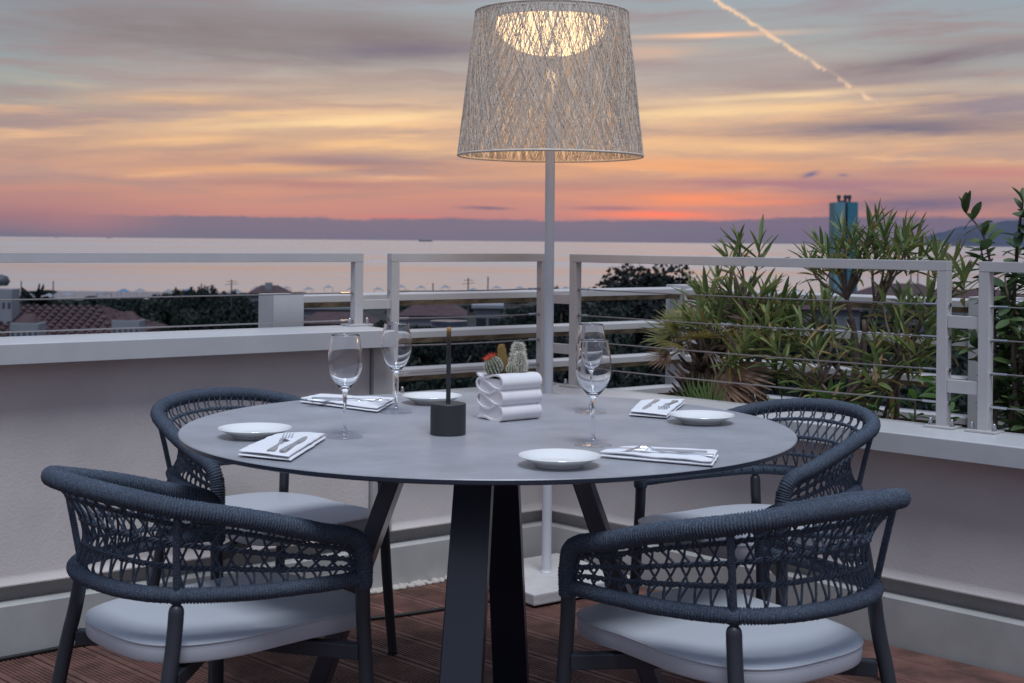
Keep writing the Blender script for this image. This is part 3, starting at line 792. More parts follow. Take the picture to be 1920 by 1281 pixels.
def cactus(name, label, px, py, zoff, h, r, tilt, body, spine_m, ribs=14, spl=.004, nsp=420, crown=None, seed=0, shape=0):
    base = Vector(px)
    root = empty(name, base, 0, label, 'cactus', 'cacti in the folded white pot')
    root.rotation_euler = tilt
    rr = random.Random(seed); m = MB(); prof = []
    nz = 22
    for k in range(nz + 1):
        f = k / nz
        if shape == 0: rad = r * (.72 + .28 * math.sin(PI * min(1, f * 1.3 + .1))) * math.sqrt(max(0, 1 - max(0, (f - .72) / .28) ** 2))
        else: rad = r * math.sqrt(max(0, 1 - (2 * f - .9) ** 2 / 1.21)) if f < 1 else 0
        prof.append((max(rad, 0), f * h))
    ns = ribs * 4; vs = []; fs = []
    for rad, z in prof:
        for k in range(ns):
            a = 2 * PI * k / ns
            q_ = rad * (1 + .10 * math.cos(ribs * a)); vs.append((q_ * math.cos(a), q_ * math.sin(a), z))
    for i in range(nz):
        for k in range(ns): fs.append((i * ns + k, i * ns + (k + 1) % ns, (i + 1) * ns + (k + 1) % ns, (i + 1) * ns + k))
    m.add(vs, fs); m.build('stem', body, root, smooth=1.2)
    m = MB()
    for _ in range(nsp):
        f = rr.uniform(.08, 1.0); i = int(f * nz); rad, z = prof[min(i, nz)]
        a = 2 * PI * (rr.randrange(ribs)) / ribs + rr.gauss(0, .03)
        p = Vector((rad * 1.08 * math.cos(a), rad * 1.08 * math.sin(a), z))
        d = Vector((math.cos(a) + rr.gauss(0, .6), math.sin(a) + rr.gauss(0, .6), rr.gauss(.25 + .6 * max(0, f - .8) * 5, .5))).normalized()
        u = d.orthogonal().normalized() * .00045; w = d.cross(u)
        m.add([p + u, p - u * .5 + w * .87, p - u * .5 - w * .87, p + d * spl * rr.uniform(.6, 1.3)], [(0, 1, 3), (1, 2, 3), (2, 0, 3)])
    s_ = m.build('spines', spine_m, root, fix=False); s_['kind'] = 'stuff'
    if crown:
        m = MB()
        for _ in range(150):
            a = rr.uniform(0, 2 * PI); rad = r * rr.uniform(.0, .6)
            p = Vector((rad * math.cos(a), rad * math.sin(a), h * (.97 - .16 * (rad / r) ** 2)))
            d = Vector((math.cos(a) * rr.uniform(.2, 1.2), math.sin(a) * rr.uniform(.2, 1.2), rr.uniform(.3, 1.1))).normalized()
            u = d.orthogonal().normalized() * .0005; w = d.cross(u)
            m.add([p + u, p - u * .5 + w * .87, p - u * .5 - w * .87, p + d * .013 * rr.uniform(.6, 1.2)], [(0, 1, 3), (1, 2, 3), (2, 0, 3)])
        s_ = m.build('red_spines', crown, root, fix=False); s_['kind'] = 'stuff'
    return root
mg = mat('cactus_green', (.10, .125, .075), .7, var=.3, vscale=60); mo = mat('cactus_olive', (.26, .17, .06), .7, var=.4, vscale=60, var_col=(.14, .17, .06))
mw = mat('spine_white', (.75, .70, .62), .7); mo2 = mat('spine_orange', (.55, .24, .07), .7); mr = mat('spine_red', (.75, .12, .06), .6)
pw = lambda x, y: pot.matrix_basis @ Vector((x, y, .110))
pot_m = Matrix.Translation(pot.location) @ Matrix.Rotation(pot.rotation_euler.z, 4, 'Z')
pp = lambda x, y: pot_m @ Vector((x, y, .1095))
cactus('cactus', 'squat green cactus tipped over the pot rim with bright red spines', pp(.030, .062), 0, 0, .044, .0205, (math.radians(8), math.radians(-24), 0), mg, mw, 16, .003, 1500, mr, 1, 1)
cactus('cactus', 'slim orange spined cactus column behind the squat ones', pp(.058, .075), 0, 0, .070, .0118, (0, math.radians(-3), 0), mo, mo2, 14, .004, 900, None, 2)
cactus('cactus', 'tiny round pale green cactus ball between its taller neighbours', pp(.060, .044), 0, 0, .024, .0115, (0, 0, 0), mg, mw, 12, .003, 500, None, 3, 1)
cactus('cactus', 'tall woolly white haired cactus at the back of the pot', pp(.092, .062), 0, 0, .073, .0165, (0, math.radians(3), 0), mg, mw, 16, .0085, 2600, None, 4)
cactus('cactus', 'shorter white haired cactus leaning on the tall woolly one', pp(.082, .040), 0, 0, .052, .0140, (0, math.radians(2), 0), mg, mw, 14, .0075, 2000, None, 5)

# glasses
gp = [(.0, .0), (.0365, .0004), (.0378, .0012), (.0376, .0022), (.030, .0038), (.018, .0066), (.0085, .0115), (.0046, .019), (.0037, .035), (.0035, .06), (.0039, .08), (.0052, .093), (.0085, .1015), (.016, .109), (.0245, .1195), (.0318, .1335), (.0365, .149), (.0379, .162), (.0372, .178), (.0350, .196), (.0318, .2145), (.0305, .2225)]
gi = [(.0297, .2225), (.0310, .2142), (.0342, .196), (.0364, .178), (.0371, .162), (.0357, .1495), (.0309, .1345), (.0234, .1212), (.0145, .1120), (.006, .1078), (.0, .1068)]
def smooth_prof(p): return [(max(0, v.x), v.y) for v in catmull([(a, b, 0) for a, b in p], 3)]
gm = MB(); gm.lathe(smooth_prof(gp) + smooth_prof(gi), 56, cap=False)
gme = gm.mesh('wine_glass', [M['glass'], M['thin_glass']], smooth=3.2, merge=1e-5)
for p in gme.polygons:
    if p.center.z < .009: p.material_index = 1
for (x, y, lb) in ((-.360, 2.946, 'wine glass beside the napkin nearest to the tall wall'),
                   (-.285, 3.372, 'wine glass in front of the railing post, behind the black table lamp'),
                   (.201, 3.408, 'wine glass half hidden behind another wine glass'),
                   (.175, 2.864, 'wine glass standing behind the front plate, overlapping the one beyond')):
    g = place('wine_glass', gme, None, Matrix.Translation((x, y, TZ + .0006))); tag(g, lb, 'wine glass', 'wine glasses on the table')

# plates
pr = [(0, .004), (.042, .004), (.043, .0), (.046, .0), (.048, .004), (.062, .0105), (.0785, .0185), (.0795, .0195), (.0788, .0205), (.077, .0203), (.062, .0135), (.052, .0085), (.046, .0072), (0, .0068)]
plm = MB().lathe(pr, 72).mesh('side_plate', M['plate'], smooth=.9, merge=1e-5)
for (x, y, lb) in ((-.553, 2.936, 'white side plate near the tall wall, behind a napkin with cutlery'),
                   (-.207, 3.58, 'white side plate at the far edge of the table, behind the black table lamp'),
                   (.456, 3.235, 'white side plate in front of the rope chair by the low wall, touching a napkin'),
                   (.095, 2.597, 'white side plate at the front edge of the table')):
    g = place('side_plate', plm, None, Matrix.Translation((x, y, TZ + .0006))); tag(g, lb, 'plate', 'white side plates')

# napkins: folded layers of linen
def napkin(cs, label, seed, layers=2, th=.0072, roll=False):
    rr = random.Random(seed); cen = sum(cs, Vector()) / 4; cen.z = TZ
    m = MB(); N = 16
    for l in range(layers):
        sh = [Vector((rr.uniform(-.0025, .0025), rr.uniform(-.0025, .0025), 0)) for _ in range(4)]
        q_ = [(c_ - cen) * (1 - .012 * l) + s_ for c_, s_ in zip(cs, sh)]
        vs = []; fs = []
        z0 = .0012 + l * (th + .0006)
        for side in (0, 1):
            for i in range(N + 1):
                for j in range(N + 1):
                    u, v = i / N, j / N
                    u = .5 - .5 * math.cos(PI * u); v = .5 - .5 * math.cos(PI * v)
                    p = q_[0].lerp(q_[1], u).lerp(q_[3].lerp(q_[2], u), v)
                    d = min(u, 1 - u, v, 1 - v)
                    e = math.sqrt(max(0, 1 - (1 - min(1, d / .11)) ** 2))
                    nzv = mnoise.noise(Vector((p.x * 22 + seed, p.y * 22, l * 3))) * .0026 + mnoise.noise(Vector((p.x * 60 + seed, p.y * 60, l * 3))) * .0006
                    edge = Vector((mnoise.noise(Vector((p.x * 40, p.y * 40, seed))), mnoise.noise(Vector((p.y * 40, p.x * 40, seed + 5))), 0)) * .0022
                    zz = z0 + th / 2 + (th / 2) * e * (1 if side else -1) + (nzv + .002 * l * (u - .5) * (v - .5) * 4 * .5) * (1 if l else .2) * (1 if side or l else 0)
                    vs.append((p.x + edge.x, p.y + edge.y, max(.0006, zz)))
        K_ = (N + 1) ** 2
        for side in (0, 1):
            for i in range(N):
                for j in range(N):
                    a = side * K_ + i * (N + 1) + j; fs.append((a, a + 1, a + N + 2, a + N + 1))
        m.add(vs, fs)
    o = m.build('napkin', M['linen'], smooth=1.0, merge=2e-5)
    o.location = cen
    return tag(o, label, 'napkin', 'folded white napkins'), TZ + layers * (th + .0006) + .001
nk = {'n1': [(-.535, 2.663), (-.423, 2.604), (-.394, 2.908), (-.5, 2.925)], 'n2': [(-.551, 3.544), (-.329, 3.357), (-.302, 3.564), (-.514, 3.658)],
      'n3': [(.293, 3.341), (.379, 3.286), (.465, 3.60), (.343, 3.592)], 'n4': [(.178, 2.693), (.387, 2.588), (.419, 2.715), (.222, 2.775)]}
V3 = lambda p: Vector((p[0], p[1], 0))
_, zn1 = napkin([V3(p) for p in nk['n1']], 'folded white napkin between a side plate and wine glass, cutlery handles towards us', 11)
_, zn2 = napkin([V3(p) for p in nk['n2']], 'folded white napkin at the far table edge by the tall wall, under a long fork', 12)
_, zn3 = napkin([V3(p) for p in nk['n3']], 'folded white napkin by the low wall with fork prongs towards us', 13)
_, zn4 = napkin([V3(p) for p in nk['n4']], 'folded white napkin in front of the right hand chairs, fork face down on it', 14)
def fork_mesh(flip=False):
    m = MB(); L = .19
    def zc(f): return (.010 * math.exp(-((f - .72) / .12) ** 2) + (.0 if f < .8 else -.004 * ((f - .8) / .2))) * (1 if not flip else 1.0) if flip else (.006 * math.exp(-((f - .62) / .1) ** 2) - .004 * math.exp(-((f - .8) / .1) ** 2) + .006 * max(0, (f - .85) / .15))
    def strip(xs, w, y0=0, th=.0022):
        vs = []; fs = []; n = len(xs)
        for x, ww in zip(xs, w):
            z = zc(x / L)
            vs += [(x, y0 - ww, z), (x, y0 + ww, z), (x, y0 + ww * .8, z + th), (x, y0 - ww * .8, z + th)]
        for i in range(n - 1):
            for k in range(4): fs.append((4 * i + k, 4 * i + (k + 1) % 4, 4 * i + 4 + (k + 1) % 4, 4 * i + 4 + k))
        fs += [(3, 2, 1, 0), tuple(4 * (n - 1) + k for k in range(4))]
        m.add(vs, fs)
    xs = [L * k / 24 for k in range(19)]
    w = [(.0085 if x < .012 else .0085 - .0052 * min(1, (x - .012) / .06)) for x in xs]
    w = [ww if x < .118 else .0033 + (.0118 - .0033) * min(1, (x - .118) / .022) for x, ww in zip(xs, w)]
    strip(xs, w)
    for k in range(4):
        y0 = (-1.5 + k) * .0062
        strip([.1415, .150, .165, .18, .19], [.0021, .0019, .0018, .0016, .0009], y0)
    return m.mesh('fork', M['cutlery'], smooth=.7)
def knife_mesh():
    m = MB(); xs = [0, .004, .03, .07, .10, .112, .125, .15, .18, .20, .208]; top = [.004, .0075, .007, .0055, .0048, .005, .008, .0085, .0085, .006, .001]; bot = [-.004, -.0075, -.007, -.0055, -.0048, -.005, -.0075, -.0078, -.006, -.001, .0]
    th = [.003, .0036, .0036, .0033, .003, .0028, .0014, .0013, .0012, .0011, .001]
    vs = []; fs = []
    for x, a, b, t_ in zip(xs, top, bot, th): vs += [(x, b, 0), (x, a, 0), (x, a * .85, t_), (x, b * .85, t_)]
    n = len(xs)
    for i in range(n - 1):
        for k in range(4): fs.append((4 * i + k, 4 * i + (k + 1) % 4, 4 * i + 4 + (k + 1) % 4, 4 * i + 4 + k))
    fs += [(3, 2, 1, 0), tuple(4 * (n - 1) + k for k in range(4))]
    m.add(vs, fs); return m.mesh('knife', M['cutlery'], smooth=.7)
fk, fkd, kn = fork_mesh(), fork_mesh(True), knife_mesh()
def lay(me, a, b, z, label, cat, grp, L=.19, name=None, tip=0.0):
    a, b = Vector(a), Vector(b); d = (b - a).normalized()
    o = place(me.name.split('.')[0], me, None, Matrix.Translation((a.x, a.y, z)) @ Matrix.Rotation(math.atan2(d.y, d.x), 4, 'Z') @ Matrix.Rotation(-tip, 4, 'Y'))
    return tag(o, label, cat, grp)
FG, KG = 'forks on the napkins', 'knives on the napkins'
lay(fk, (-.466, 2.640), (-.462, 2.83), zn1, 'fork on the napkin before the tall wall, prongs away from us', 'fork', FG)
lay(kn, (-.442, 2.630), (-.424, 2.83), zn1, 'knife lying beside the fork on the napkin nearest the tall wall', 'knife', KG)
lay(fk, (-.52, 3.485), (-.335, 3.462), zn2, 'fork on the far napkin, prongs pointing at the wine glass stem', 'fork', FG)
lay(kn, (-.515, 3.515), (-.34, 3.50), zn2, 'knife lying behind the fork on the far napkin before the tall wall', 'knife', KG)
lay(fk, (.430, 3.535), (.372, 3.345), zn3, 'fork on the napkin by the low wall, prongs towards us', 'fork', FG)
lay(kn, (.385, 3.545), (.325, 3.345), zn3, 'knife with an orange glint beside the fork on the napkin by the low wall', 'knife', KG)
lay(fkd, (.395, 2.633), (.208, 2.690), zn4, 'fork lying face down on the front napkin, its neck arching up', 'fork', FG)
lay(kn, (.388, 2.665), (.200, 2.722), zn4, 'knife lying behind the face down fork on the front napkin', 'knife', KG)

# ------------------------------------------------------------------ plants behind the low wall
def onR(px, py, o):      # the point at offset o beyond the right wall seen at a photo pixel
    u, v = ray(px, py)
    b = C0 + nR * o
    # u*Y = b.x + dR.x t ; Y = b.y + dR.y t
    t = (b.x - u * b.y) / (u * dR.y - dR.x)
    Y = b.y + dR.y * t
    return Vector((u * Y, Y, HC - v * Y))
def leaf_mesh(name, L, W, m, fold=.25, droop=.12, n=7, shape=None):
    vs = []; fs = []; al = []
    for i in range(n + 1):
        f = i / n; w = W * (shape(f) if shape else math.sin(PI * min(1, f * .93 + .05)) ** .8) / 2
        z = -droop * L * f * f
        vs += [(-w, f * L, z + w * fold * 2), (0, f * L, z), (w, f * L, z + w * fold * 2)]; al += [f] * 3
    for i in range(n):
        a = 3 * i; fs += [(a, a + 1, a + 4, a + 3), (a + 1, a + 2, a + 5, a + 4)]
    me = bpy.data.meshes.new(name); me.from_pydata(vs, [], fs); me.materials.append(m)
    me.polygons.foreach_set('use_smooth', [True] * len(fs))
    at_ = me.attributes.new('along', 'FLOAT', 'POINT'); at_.data.foreach_set('value', al)
    return me
OL = [leaf_mesh('leaf', L, W, M['oleander'], fo, dr) for L, W, fo, dr in ((.118, .0158, .3, .10), (.104, .0155, .2, .28), (.128, .0165, .35, .03), (.086, .0135, .3, .16), (.112, .0150, .4, -.06))]
OLD = [leaf_mesh('leaf', L, W, M['oleander_old'], fo, dr) for L, W, fo, dr in ((.10, .016, .3, .3), (.085, .014, .4, .15))]
def orient(p, d, roll, sc):
    d = d.normalized(); up = Vector((0, 0, 1))
    x = d.cross(up); x = x.normalized() if x.length > 1e-3 else Vector((1, 0, 0))
    z = x.cross(d)
    m = Matrix((x, d, z)).transposed().to_4x4()
    return Matrix.Translation(p) @ m @ Matrix.Rotation(roll, 4, 'Y') @ Matrix.Scale(sc, 4)
def whorl(root, p, axis, rr, n, meshes, span=.10, sc=1.0, spread=(22, 60), old=None):
    axis = axis.normalized(); a0 = rr.uniform(0, 6)
    u = axis.orthogonal().normalized(); w = axis.cross(u)
    for k in range(n):
        f = k / n; a = a0 + k * 2.4
        ang = math.radians(spread[1] + (spread[0] - spread[1]) * f + rr.uniform(-12, 12)) if k < n - 3 else math.radians(rr.uniform(6, 22))
        d = axis * math.cos(ang) + (u * math.cos(a) + w * math.sin(a)) * math.sin(ang)
        q_ = p + axis * (f * span - span * .8)
        me = rr.choice(old) if old and (f < .25 and rr.random() < .45 or rr.random() < .06) else rr.choice(meshes)
        place('leaf', me, root, orient(q_ - root.location, d, rr.uniform(-.5, .5), sc * rr.uniform(.75, 1.15) * (.8 if k >= n - 3 else 1)))
def stem(root, pts, r0, r1, n=6):
    P = catmull([Vector(p) - root.location for p in pts], 5)
    MB().tube(P, [r0 + (r1 - r0) * i / (len(P) - 1) for i in range(len(P))], n).build('stem', M['bark'], root, smooth=3.2)
def bush(label, base_px, o, whorls, trunk, seed, nleaf=16, lsc=1.0):
    rr = random.Random(seed)
    base = onR(*base_px, o); base.z = .49
    root = empty('oleander_bush', base, 0, label, 'shrub', 'oleander bushes behind the low wall')
    fork_ = [onR(x, y, o_) for x, y, o_ in trunk]
    for f_ in fork_:
        mid = base.lerp(f_, .55) + Vector((rr.uniform(-.03, .03), rr.uniform(-.02, .02), .02))
        stem(root, [base + Vector((rr.uniform(-.04, .04), rr.uniform(-.03, .03), 0)), mid, f_], .011, .007)
    for x, y, o_ in whorls:
        tip = onR(x, y, o_)
        f_ = min(fork_, key=lambda q_: (q_ - tip).length + (0 if q_.z < tip.z else .6))
        mid = f_.lerp(tip, .5) + Vector((rr.uniform(-.03, .03), rr.uniform(-.03, .03), rr.uniform(-.02, .01)))
        stem(root, [f_, mid, tip], .006, .003, 5)
        ax = (tip - mid).normalized() * .7 + Vector((0, 0, .5)) + Vector((rr.uniform(-.25, .25), rr.uniform(-.25, .25), 0))
        whorl(root, tip, ax, rr, nleaf + rr.randrange(-3, 5), OL, sc=rr.uniform(.88, 1.16) * lsc, old=OLD)
    return root
bush('dense oleander bush spreading over the fan palm, with brown leaf tips', (1440, 790), .50,
     [(1385, 462, .5), (1425, 468, .55), (1366, 486, .45), (1320, 548, .4), (1340, 575, .45), (1367, 545, .5), (1403, 548, .55), (1381, 580, .5), (1446, 562, .6), (1467, 570, .6), (1431, 548, .5),
      (1298, 600, .35), (1280, 604, .4), (1342, 606, .4), (1439, 606, .45), (1413, 618, .4), (1460, 598, .55), (1374, 684, .35), (1400, 640, .35)],
     [(1395, 600, .5), (1430, 640, .5), (1370, 640, .42)], 21, 16)
bush('spreading oleander bush with yellowing leaves, left of the bare oleander stems', (1400, 795), .62,
     [(1310, 560, .6), (1332, 590, .55), (1356, 565, .6), (1392, 566, .62), (1418, 584, .6), (1452, 584, .65), (1268, 616, .5), (1320, 628, .5), (1362, 640, .5), (1398, 668, .5), (1430, 634, .55), (1470, 612, .6), (1384, 712, .45), (1250, 632, .42), (1482, 590, .6), (1345, 530, .6), (1455, 700, .5), (1480, 660, .55)],
     [(1395, 610, .6), (1440, 640, .6), (1350, 650, .55)], 24, 15)
bush('tall oleander bush with bare lower branches rising in front of the tower', (1590, 800), .55,
     [(1570, 474, .55), (1592, 462, .6), (1552, 482, .5), (1606, 484, .5), (1660, 444, .55), (1683, 468, .6), (1640, 478, .55), (1625, 470, .6), (1700, 462, .5), (1664, 484, .5), (1514, 488, .5), (1730, 484, .6), (1530, 500, .55), (1578, 436, .6), (1630, 432, .55), (1645, 416, .6), (1694, 440, .55), (1600, 448, .5), (1715, 452, .55), (1536, 462, .55)],
     [(1588, 560, .55), (1640, 570, .55), (1620, 600, .5)], 22, 15, .86)
bush('low leafy oleander bush filling the space behind the right post', (1660, 800), .72,
     [(1687, 562, .6), (1703, 580, .65), (1672, 596, .6), (1523, 588, .6), (1547, 580, .7), (1539, 640, .6), (1687, 656, .5), (1718, 668, .5), (1648, 676, .55), (1757, 484, .6), (1789, 496, .55), (1808, 524, .5), (1740, 620, .5), (1495, 640, .5), (1600, 650, .75), (1500, 705, .45), (1528, 745, .4), (1790, 640, .5)],
     [(1680, 660, .6), (1560, 680, .65), (1730, 600, .6)], 23, 14)

bush('leafy oleander sprays low down between the bare stems', (1560, 800), .42,
     [(1500, 606, .4), (1532, 660, .4), (1566, 640, .42), (1605, 690, .4), (1640, 640, .45), (1668, 700, .4), (1700, 640, .45), (1724, 700, .42), (1480, 690, .4), (1512, 730, .38), (1590, 745, .4), (1630, 740, .38), (1690, 600, .5), (1740, 560, .5), (1655, 560, .5), (1448, 650, .38), (1740, 650, .42), (1556, 560, .5)],
     [(1540, 720, .42), (1640, 700, .42), (1700, 690, .45)], 26, 11)

# fan palm
def fan(root, p, d, up, rr, n, L, m, ang=150, dry=False):
    mb = MB(); al = []
    d = d.normalized(); side = d.cross(up).normalized(); nn = side.cross(d)
    for k in range(n):
        a = math.radians(-ang / 2 + ang * k / (n - 1) + rr.uniform(-3, 3)); l = L * (1 - .25 * (abs(a) / math.radians(ang / 2)) ** 2) * rr.uniform(.85, 1.08)
        dd = d * math.cos(a) + side * math.sin(a)
        px_ = dd.cross(nn).normalized()
        vs = []; fs = []
        ns = 5
        for i in range(ns + 1):
            f = i / ns; w = .0095 * (math.sin(PI * (f * .9 + .08))) ** .7 * L / .3
            q_ = p + dd * l * f + nn * (-.16 * l * f * f * (1.8 if dry else 1)) 
            vs += [q_ - px_ * w + nn * w * .5, q_, q_ + px_ * w + nn * w * .5]; al += [f] * 3
        for i in range(ns):
            b = 3 * i; fs += [(b, b + 1, b + 4, b + 3), (b + 1, b + 2, b + 5, b + 4)]
        mb.add([v - root.location for v in vs], fs)
    me = mb.mesh('frond', m, smooth=3.2, fix=False)
    at_ = me.attributes.new('along', 'FLOAT', 'POINT'); at_.data.foreach_set('value', al)
    return place('frond', me, root)
rr = random.Random(31)
pb = onR(1318, 790, .42); pb.z = .49
palm = empty('fan_palm', pb, 0, 'small fan palm with a shaggy brown trunk and yellowing fronds behind the low wall', 'palm')
ptop = onR(1322, 655, .42)
tp = [Vector((0, 0, 0)) + (ptop - pb) * (k / 8) for k in range(9)]
MB().tube(tp, [.05, .055, .058, .06, .06, .058, .052, .045, .03], 14).build('trunk', M['palm_fibre'], palm, smooth=3.2)
for k in range(70):
    f = rr.uniform(.1, 1); a = rr.uniform(0, 2 * PI); q_ = (ptop - pb) * f
    o_ = Vector((math.cos(a), math.sin(a), 0)); l = rr.uniform(.05, .11)
    m = MB(); e1 = q_ + o_ * .05; e2 = q_ + o_ * (.05 + l * .8) + Vector((0, 0, l * .55))
    m.tube([e1, e1.lerp(e2, .5) + Vector((0, 0, -.008)), e2], [.011, .008, .003], 5)
    m.build('leaf_base', M['palm_fibre'] if k % 4 else M['dry_leaf'], palm, smooth=3.2)
def frond_to(px, py, o_, L, m, n=17, ang=150, stalk=True, back=0.55, dry=False):
    tip = onR(px, py, o_); st_ = ptop - Vector((0, 0, .02)); hub_ = st_.lerp(tip, back)
    d = tip - hub_
    up = Vector((-.25, -.55, .85)) if not dry else Vector((-.5, -.8, .2))
    if stalk:
        mid = st_.lerp(hub_, .5) + Vector((0, 0, .025))
        MB().tube([v - pb for v in catmull([st_, mid, hub_], 4)], .004, 5).build('frond_stalk', M['bark'], palm, smooth=3.2)
    fan(palm, hub_, d, up, rr, n, d.length, m, ang, dry)
for a in [(1208, 622, .25, .2, M['palm_leaf']), (1232, 578, .3, .2, M['palm_leaf']), (1205, 668, .25, .2, M['dry_leaf']), (1262, 560, .45, .2, M['palm_leaf']), (1245, 640, .2, .2, M['palm_leaf']), (1310, 566, .5, .2, M['palm_green']), (1395, 600, .5, .2, M['palm_leaf']), (1420, 650, .45, .2, M['palm_green']), (1300, 610, .2, .2, M['palm_leaf'])]:
    frond_to(*a)
for a in [(1400, 752, .3, .2, M['dry_leaf']), (1375, 762, .25, .2, M['dry_leaf']), (1425, 735, .3, .2, M['dry_leaf'])]:
    frond_to(*a, n=15, ang=70, back=.4, dry=True)
for a in [(1300, 700, .25), (1326, 705, .22), (1215, 735, .3), (1352, 742, .3), (1440, 745, .3)]:
    b_ = onR(a[0] + 6, 790, a[2]); tip = onR(a[0], a[1], a[2]); b_.z = max(.5, tip.z - .13)
    fan(palm, b_, tip - b_, Vector((-.3, -.9, .3)), rr, 11, (tip - b_).length, M['palm_green'], 90)

# broad leaved shrubs at the right
ell = lambda f: math.sin(PI * (f * .94 + .03)) ** .75
BR = [leaf_mesh('leaf', L, W, M['broad'], .12, dr, 7, ell) for L, W, dr in ((.085, .036, .15), (.07, .032, .3), (.095, .038, .05))]
BT = [leaf_mesh('leaf', L, W, M['bright'], .15, dr, 7, ell) for L, W, dr in ((.105, .036, .2), (.09, .034, .35), (.12, .040, .1))]
def leafy(name, label, cat, base, pts, meshes, rr, nper, r0, grp=None, sc=1.0, span=.05):
    root = empty(name, base, 0, label, cat, grp)
    for P in pts:
        stem(root, P, r0, r0 * .4)
        CP = resample(catmull(P, 6), .03)
        s0 = int(len(CP) * .3)
        for i in range(s0, len(CP)):
            ax = (CP[min(i + 1, len(CP) - 1)] - CP[i - 1]).normalized()
            for _ in range(nper):
                a = rr.uniform(0, 2 * PI); u = ax.orthogonal().normalized(); w = ax.cross(u)
                d = ax * rr.uniform(.1, .9) + (u * math.cos(a) + w * math.sin(a))
                place('leaf', rr.choice(meshes), root, orient(CP[i] - root.location, d, rr.uniform(-.7, .7), sc * rr.uniform(.7, 1.1)))
    return root
rr = random.Random(41)
b_ = onR(1868, 830, .35); b_.z = .49
leafy('broad_leaved_shrub', 'slender broad leaved branch standing free between the oleanders and the edge of the photo', 'shrub', b_,
      [[b_] + [onR(x, y, .40) for x, y in tips] for tips in ([(1866, 640), (1860, 520), (1843, 440), (1812, 400)], [(1864, 600), (1846, 500), (1840, 470)], [(1862, 700), (1840, 660), (1822, 640)])], BR, rr, 3, .006, None, .8)
b_ = onR(1915, 830, .38); b_.z = .49
br = []
for tips in ([(1900, 640), (1905, 500), (1912, 420), (1918, 380)], [(1915, 650), (1940, 520), (1950, 430), (1955, 375)], [(1890, 720), (1885, 660), (1893, 600)], [(1900, 700), (1898, 620), (1890, 560), (1884, 520)], [(1930, 720), (1975, 600), (1990, 480)], [(1890, 780), (1875, 750), (1868, 722)], [(1910, 770), (1905, 720), (1908, 690)], [(1930, 780), (1950, 700), (1945, 640)]):
    br.append([b_] + [onR(x, y, .38 + rr.uniform(-.06, .12)) for x, y in tips])
leafy('broad_leaved_shrub', 'dense dark broad leaved shrub behind the railing at the edge of the photo', 'shrub', b_, br, BR, rr, 3, .008, None, .85)
for i, (x, y, hgt, lb) in enumerate([(1712, 800, 712, 'bright green seedling with glossy leaves just before the right hand post'), (1762, 800, 690, 'bright green seedling behind the lower connector bar of the railing'), (1622, 792, 738, 'bright green sprig in front of the bare oleander branches'), (1660, 800, 752, 'small green sprig beside the seedling near the right hand post'), (1545, 790, 715, 'bright green sprig above the back of the rope chair')]):
    b_ = onR(x, y, .26); b_.z = .49
    leafy('seedling', lb, 'plant', b_, [[b_, onR(x + 4, (y + hgt) / 2, .27), onR(x + rr.uniform(-8, 8), hgt + 22, .28)]], BT, rr, 2, .004, 'bright seedlings in the planting bed', .75)

# ------------------------------------------------------------------ land, sea, far things
SEA = -18.8
def gz(Y): return -11 - 7.4 * min(1, max(0, Y / 515))
def sheet(name, m, zf, xs, ys, kind='structure', **k):
    kx = (lambda x: 1 - .19 * min(1, max(0, (-x - 5) / 150))) if name in ('ground', 'beach') else (lambda x: 1)
    vs = [(x, y * kx(x) if y > 0 else y, zf(x, y)) for y in ys for x in xs]; nx = len(xs); fs = []
    for j in range(len(ys) - 1):
        for i in range(nx - 1): a = j * nx + i; fs.append((a, a + 1, a + nx + 1, a + nx))
    mb = MB(); mb.add(vs, fs); return tag(mb.build(name, m, smooth=3.2, **k), kind=kind)
M['ground'] = mat('ground', (.012, .015, .014), .95, var=.4, vscale=.05, coord='Object')
M['sand'] = mat('sand', (.33, .29, .24), .9, var=.2, vscale=.05)
sheet('ground', M['ground'], lambda x, y: gz(y) - .0, [-900 + 60 * i for i in range(31)], [-60 + 29 * i for i in range(20)])
sheet('beach', M['sand'], lambda x, y: gz(y) + .05 - (max(0, y - 505) * .03), [-900 + 100 * i for i in range(19)], [488, 500, 515, 545])
